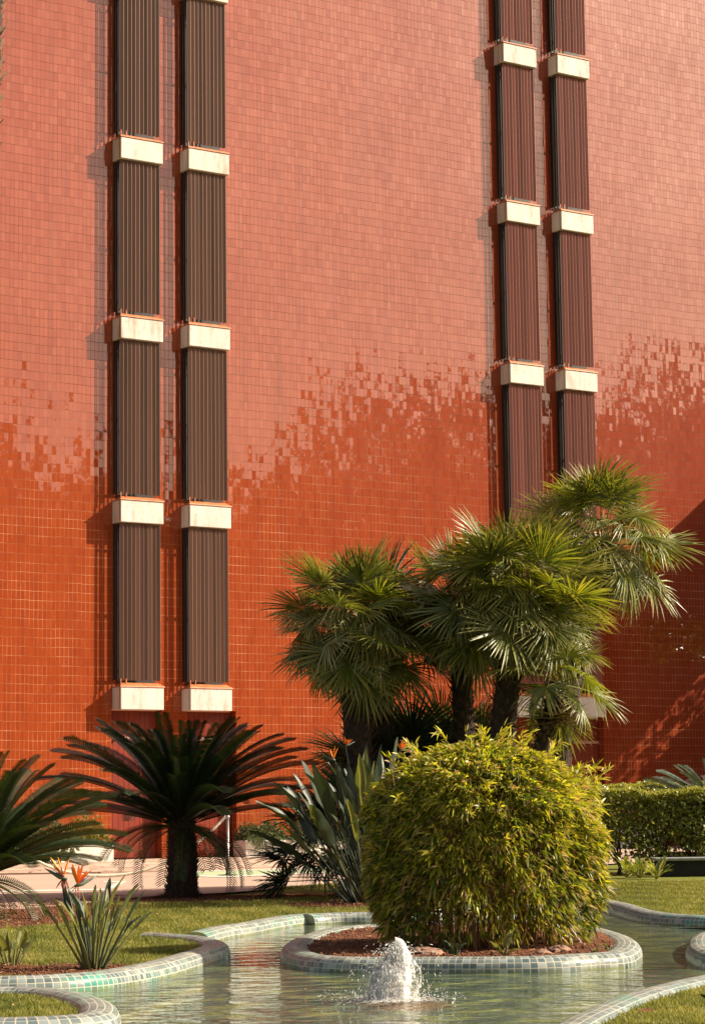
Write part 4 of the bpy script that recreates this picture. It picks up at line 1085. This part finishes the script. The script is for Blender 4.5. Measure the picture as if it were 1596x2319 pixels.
# ---------------------------------------------------------------- hedges on the right
def blade_cloud(P, D, rg, L=(.03, .05), W=.012, spread=1.2, droop=.1, tipf=0, bias=None, per=1):
    return leaf_cloud(P, D, rg, L, W, droop, per, spread, tipf, bias)
def hedge(c, ux, lx, ly, z0, z1, n, label, seed, stems=True):
    """clipped hedge: box of leaves on twisted stems. c = its left front corner, ux = its direction"""
    rg_ = np.random.default_rng(seed); ux = np.array(ux, float); ux /= np.linalg.norm(ux); uy = np.array([-ux[1], ux[0], 0])
    t = empty('hedge', c, label, 'hedge', 'clipped hedges behind the right lawn')
    a = rg_.random(n)*lx; b_ = np.where(rg_.random(n) < .5, rg_.beta(1, 4, n)*ly, rg_.random(n)*ly); zz = z0+(z1-z0)*rg_.random(n)
    top = rg_.random(n) < .38; zz = np.where(top, z1-rg_.beta(1, 5, n)*.18, zz); b_ = np.where(top, rg_.random(n)*ly, b_)
    ed = .05*np.sin(a*5)+.04*np.sin(a*13+1); zz = zz+ed*.5*(zz > z1-.2)
    keep = rg_.random(n) < np.clip((zz-z0)/(z1-z0)*1.8+.38+.3*np.sin(a*7+zz*9), .12, 1)
    a, b_, zz = a[keep], b_[keep], zz[keep]
    P = a[:, None]*ux+b_[:, None]*uy+zz[:, None]*np.array([0, 0, 1.0])
    D = rg_.normal(0, .6, P.shape)+np.array([0, 0, .6])-uy*.5; D /= np.linalg.norm(D, axis=1)[:, None]
    V, F, at_ = blade_cloud(P, D, rg_, (.045, .075), .016, 1.0, .15, 0, np.where(zz > z1-.14, .42, 0.0), per=4)  # top leaves take lighter colours, standing in for light on the hedge top
    mesh('leaves', V, F, M['hedge'], t, attrs=at_)['kind'] = 'stuff'
    if stems:
        nt_ = int(lx/.55)
        for i in range(nt_):
            x = .30+i*.60+rg_.uniform(-.08, .08); m = MB()
            p = [ux*x+uy*ly*.5, ux*(x+.03)+uy*ly*.5+np.array([0, 0, z0*.6]), ux*(x-.02)+uy*ly*.5+np.array([0, 0, z0*1.3])]
            m.tube(p, [.045, .035, .028], 7)
            for k in range(9):
                e = p[2]+ux*rg_.uniform(-.4, .4)+uy*rg_.uniform(-.3, .2)+np.array([0, 0, rg_.uniform(.2, z1-z0)]); m.tube([p[1+k % 2], p[2]*.5+e*.5+rg_.normal(0, .05, 3), e], [.016, .010, .005], 5)
            m.build('stem', M['twig'], t)
    return t
hc = gp(1368, 1984); 
hu = np.array([1.0, .10, 0])
hedge(hc, hu, 3.2, 1.0, .20, 1.22, 8800, 'front clipped hedge with bare twisted stems showing, behind the right lawn', 61)
hc2 = hc+np.array([-.25, 3.4, 0]); 
hedge(hc2, hu, 3.6, .9, .5, 1.37, 3600, 'back clipped hedge, pale topped row just behind the front one', 62, stems=False)
# low stone kerb bench behind the hedge stems
kc = gp(1490, 1986); m = MB().box((0, 0, 0), (3, .35, .22)); o = m.build('low_wall', simple('shade_black_wall', (.010, .010, .008), .9)); o.location = tuple(map(float, kc)); o.rotation_euler = (0, 0, .02)  # near-black wall colour stands in for the shade under the hedge
tag(o, 'low wall under the right hedge, shade painted on as black, with a pale slab on top', 'wall')
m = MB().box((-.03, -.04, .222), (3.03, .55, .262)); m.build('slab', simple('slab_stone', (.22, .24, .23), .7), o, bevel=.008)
MB().box((.4, 2.6, .0), (2.6, 2.9, .30)).build('kerb_wall', simple('brown_kerb', (.14, .08, .06), .8), None).parent = o

# understory tufts by the hedge stems
for i, (x, y, ll) in enumerate(((1420, 1988, 'leafy tuft growing at the foot of the first hedge stem'), (1450, 1989, 'leafy tuft right of the first hedge stem'), (1486, 1991, 'dark leafy tuft hiding the left end of the low wall'))):
    weed(gp(x, y), 22, .24, .06, ll, M['hedge'], 70+i, group='tufts under the hedge')

# ---------------------------------------------------------------- planters along the building
def planter(c, lx, ly, h, label, seed, mats, trail=True, nrm=-WN, ftop=.25, n=1500):
    rg_ = np.random.default_rng(seed)
    t = empty('planter', c, label, 'planter', 'white planters along the building', rz=rzb)
    MB().box((0, 0, -.02), (lx, ly, h)).build('trough', M['white'], t, bevel=.02)
    MB().box((.03, .03, h+.002), (lx-.03, ly-.03, h+.02)).build('soil', M['bark'], t)
    a = rg_.random(n)*lx; b_ = rg_.random(n)*ly; hh = h+rg_.random(n)**1.3*ftop*(.6+.4*np.sin(a*4+seed)+.3*np.sin(a*9))
    P = np.stack([a, b_, hh], 1); D = rg_.normal(0, .7, P.shape)+np.array([0, -.2, .8])
    mesh('shrub', *(lambda r: (r[0], r[1]))(blade_cloud(P, D, rg_, (.05, .10), .012, .9, .3, per=4)), mat=mats, parent=t, attrs={'rnd': RNG.random(n*4).repeat(6), 'tip': np.zeros(n*24)})
    if trail:
        ps = []; ds = []
        for i in range(int(lx*26)):
            x = rg_.random()*lx; L = rg_.uniform(.05, .34)*(.6+.4*math.sin(x*5+seed)); L = max(L, .04); k_ = int(L/.02)+2
            for j in range(k_):
                tt = j/k_; ps.append((x+rg_.normal(0, .012), -.03-.05*math.sin(tt*2), h+.05-L*tt)); ds.append((rg_.normal(0, .5), -.5, -.6))
        V, F, at_ = blade_cloud(np.array(ps), np.array(ds), rg_, (.03, .07), .009, .9, .3, per=3)
        mesh('trailing_stems', V, F, mats, t, attrs=at_)['kind'] = 'stuff'
    return t
def wall_pt(px, out):
    """a ground point in front of the wall where the sight line at px crosses the line out metres from the wall"""
    d = ray(px, 1900); o_ = WO+WN*out; t = (o_@WN)/(d@WN); p = d*t; return np.array([p[0], p[1], 0.0])
def planter_at(x0, x1, out, h, ly, **kw):
    a = wall_pt(x0, out); b_ = wall_pt(x1, out); return planter(a, float(np.linalg.norm(b_-a)), ly, h, **kw)
planter_at(556, 672, .75, .40, .55, label='white planter with trailing rosemary just right of the second door', seed=81, mats=M['rosemary'], ftop=.38, n=1500)
planter_at(676, 900, .70, .40, .5, label='white planter with grey green rosemary behind the bird of paradise clump', seed=82, mats=M['rosemary'], ftop=.34, n=2200)
planter_at(60, 258, 1.6, .38, .9, label='white planter with yellow green shrubs left of the first door', seed=83, mats=M['shrub_y'], trail=False, ftop=.5, n=2200)
planter_at(1352, 1500, 1.2, .50, .6, label='white planter glimpsed between the right hedge and the bush', seed=84, mats=M['rosemary'], trail=False, ftop=.2, n=500)
# grey green bush left of the first planter
gc_ = wall_pt(100, 2.4); rg_ = np.random.default_rng(88); n = 1500
P = rg_.normal(0, 1, (n, 3)); P /= np.linalg.norm(P, axis=1)[:, None]; P *= (rg_.random(n)**.3)[:, None]*np.array([.75, .5, .45]); P[:, 2] += .45; P = P[P[:, 2] > 0]
V, F, at_ = blade_cloud(P, P-np.array([0, 0, .2])+rg_.normal(0, .3, P.shape), rg_, (.05, .09), .012, 1.0, .2, per=4)
t = empty('lavender_bush', gc_, 'grey green round bush behind the left sago palm fronds', 'bush')
mesh('leaves', V, F, M['rosemary'], t, attrs=at_)['kind'] = 'stuff'
m = MB()
for k in range(8): m.tube([(0, 0, -.02), (rg_.normal(0, .2), rg_.normal(0, .2), .4)], [.015, .008], 5)
m.build('stem', M['twig'], t)

# ---------------------------------------------------------------- rope barrier
def stanchion(c, label):
    t = empty('rope_stanchion', c, label, 'stanchion', 'stanchions of the rope barrier')
    MB().lathe([(.0, .0), (.17, .0), (.175, .012), (.165, .028), (.04, .036), (.03, .06)], k=32).build('base', M['rubber'], t, True)
    MB().lathe([(.024, .04), (.024, .90)], k=16).build('pole', M['steel'], t, True)
    MB().lathe([(.03, .90), (.034, .91), (.034, .935), (.02, .955), (.0, .96)], k=16).build('finial', M['steel'], t, True)
    return t
s1 = gp(516, 1986); s2 = gp(-45, 1996)
stanchion(s1, 'slim steel rope stanchion with flat round base behind the sago palm')
stanchion(s2, 'steel rope stanchion at the far left hidden by fronds')
a = s1+np.array([-.03, 0, .93]); b_ = s2+np.array([.03, 0, .93]); pts = []
for k in range(81):
    t = k/80; p = a*(1-t)+b_*t; p[2] = .93-(.93-.045)*(1-(abs(2*t-1))**2.2); pts.append(p)
rp = MB()
for st_ in range(3):   # three twisted strands
    q = []
    for k in range(0, 241):
        t = k/240*80; i = min(int(t), 79); c = pts[i]*(1-t+i)+pts[i+1]*(t-i); an = k*.75+st_*2.094; q.append(c+np.array([0, math.cos(an)*.012, math.sin(an)*.012]))
    rp.tube(q, .015, 6)
tag(rp.build('barrier_rope', M['rope'], None, True), 'thick white twisted rope sagging from the stanchion to the road', 'rope')
for (x, ll) in ((744, 'left red brown wooden post behind the spiky palm leaf'), (752, 'right red brown wooden post, close beside its twin')):
    c = gp(x, 1999); o = MB().lathe([(.022, 0), (.022, .55), (.018, .57), (0, .575)], k=10).build('wooden_post', M['wood'], None, True); o.location = tuple(map(float, c)); tag(o, ll, 'post', 'wooden posts by the road')

# ---------------------------------------------------------------- agave leaves reaching in at the right edge
def agave(c, leaves, label):
    t = empty('agave', c, label, 'agave', 'agaves at the right edge'); c = np.array(c, float)
    for (tip, wd, up_) in leaves:
        tip = np.array(tip, float)-c; V = []; F = []; N = 14; d = tip/np.linalg.norm(tip); sd = np.cross(d, [0, 0, 1.0]); sd /= np.linalg.norm(sd); uu_ = np.cross(sd, d)
        for i in range(N+1):
            f = i/N; w_ = wd*(math.sin(PI*(f*.75+.25))**.7 if i < N else .02)*(1.08 if i % 2 else .97); cc = tip*f+np.array([0, 0, up_*math.sin(PI*f)])
            V += [cc-sd*w_+uu_*w_*.3, cc-uu_*.02*(1-f), cc+sd*w_+uu_*w_*.3]
        for i in range(N): a_ = 3*i; F += [(a_, a_+3, a_+4, a_+1), (a_+1, a_+4, a_+5, a_+2)]
        mesh('leaf', V, F, M['agave'], t, False)
    return t
c = dp(1760, 2120, 15.2); c[2] = 0
agave(c, [(dp(1532, 2104, 15.0), .05, .06), (c+np.array([.5, .1, .4]), .05, .05), (c+np.array([.1, .4, .45]), .05, .05), (c+np.array([.2, -.3, .5]), .05, .05), (c+np.array([-.15, .1, .5]), .05, .05)], 'dark pointed agave leaf crossing the coping at the right edge')
c = gp(1665, 2335); 
agave(c, [(dp(1583, 2252, 10.1), .05, .02), (c+np.array([.2, .1, .5]), .05, .05), (c+np.array([.3, -.2, .4]), .05, .05), (c+np.array([.1, .3, .3]), .05, .05)], 'spiny dark agave leaf in the bottom right corner')

# ---------------------------------------------------------------- what the glaze mirrors: trees across the garden, behind the camera
rg = np.random.default_rng(400)
tl = empty('tree_row', (0, 0, 0), 'row of dark trees across the garden, seen only in the tile reflections', 'tree row')
PP = []
def wall_hit(x):
    d = ray(x, 950); t = (WO@WN)/(d@WN); p = d*t; d = d/np.linalg.norm(d); m = d-2*(d@WN)*WN; return p, m/np.linalg.norm(m[:2])
for x in np.arange(-500, 2300, 62):
    p, m = wall_hit(x); dd = 62+rg.uniform(-3, 3); c = np.array([p[0]+m[0]*dd, p[1]+m[1]*dd, 0])
    h = np.interp(x, [-500, 0, 250, 420, 600, 720, 850, 1000, 1150, 1300, 1500, 2300], [20, 20.2, 18.8, 17.3, 17.0, 20.5, 23.4, 23.6, 21.8, 22.0, 24.0, 24])+rg.uniform(-.5, .5); k_ = 330
    q = rg.normal(0, 1, (k_, 3)); q /= np.linalg.norm(q, axis=1)[:, None]; q *= (rg.random(k_)**.33)[:, None]*np.array([2.5, 2.5, h*.5]); q[:, 2] += h*.5
    PP.append(c+q)
PP = np.vstack(PP); DD = rg.normal(0, 1, PP.shape)
V, F, at_ = leaf_cloud(PP, DD, rg, (.9, 1.5), .45, .1, 2, 1.0, 0)
mesh('crown', V, F, M['treeline'], tl, attrs=at_)['kind'] = 'stuff'

# unseen tree added beyond the wing to dapple the light through the slot
q0 = 8.0; tc_ = WO+WU*(W0-1.62*3.0+1.62*q0)+WN*q0
dt = empty('dapple_tree', (tc_[0], tc_[1], 0), 'unseen slender tree added beyond the wing to dapple the light', 'tree')
cz = 5.2-1.24*3.0+1.24*q0
MB().tube([(0, 0, -.1), (.1, 0, cz*.5), (0, .1, cz)], [.16, .12, .05], 8).build('trunk', M['twig'], dt, True)
q = rg.normal(0, 1, (2600, 3)); q /= np.linalg.norm(q, axis=1)[:, None]; q *= (rg.random(2600)**.4)[:, None]*np.array([3.4, 3.4, 2.8]); q[:, 2] += cz
V, F, at_ = leaf_cloud(q, rg.normal(0, 1, q.shape), rg, (.10, .2), .05, .1, 1, 1.0, 0)
mesh('crown', V, F, M['treeline'], dt, attrs=at_)['kind'] = 'stuff'

vp = []  # unseen vine leaves, added to blur the edges of the light streak
for i in range(1500):
    q_ = rg.uniform(.1, WQ-.1); e = abs(rg.normal(0, .42)); e = min(e, 1.7); zz = 4.95+e if rg.random() < .5 else 6.2-e
    if math.sin(q_*5+zz*3)+.6*math.sin(q_*13-zz*7) < -.75 and e > .25: continue
    vp.append(WO+WU*(W0+rg.uniform(-.1, .9))+WN*q_+np.array([0, 0, zz]))
vn = empty('dapple_vine', WO+WU*W0+WN*2+np.array([0, 0, 4.7]), 'unseen vine leaves added in the wing slot to soften the light', 'vine')
V, F, at_ = leaf_cloud(np.array(vp), rg.normal(0, 1, (len(vp), 3)), rg, (.12, .24), .06, .2, 1, 1.0, 0)
o = mesh('leaves', V-np.array(vn.location), F, M['hedge'], vn, attrs=at_); o['kind'] = 'stuff'

# litter: small dry leaves scattered over the lawns and beds
n = 900
x = rg.uniform(-3.5, 3.5, n*3); y = rg.uniform(10, 26, n*3)
k = ~pool_mask(x, y) & (np.abs(x*FPX/y) < 860) & (dist_to(x, y, np.vstack([PA, PB, PR, PD, PE, PI_])) > .13) & ((rg.random(n*3) < .12) | (soil_mask(x, y) > .3)) & (y < np.interp(x, LE_W[:, 0], LE_W[:, 1]))
x, y = x[k][:n], y[k][:n]; m_ = len(x); a = rg.uniform(0, 2*PI, m_); l_ = rg.uniform(.012, .035, m_); z = .022+rg.uniform(0, .01, m_)
dx, dy = np.cos(a)*l_, np.sin(a)*l_
V = np.stack([np.stack([x-dx, y-dy, z], 1), np.stack([x-dy*.35, y+dx*.35, z+.006], 1), np.stack([x+dx, y+dy, z+rg.uniform(0, .012, m_)], 1), np.stack([x+dy*.35, y-dx*.35, z+.002], 1)], 1).reshape(-1, 3)
stuff(mesh('leaf_litter', V, np.arange(m_*4).reshape(m_, 4), simple('dry_litter', (.30, .16, .07), .8, .5, 3, 0)))
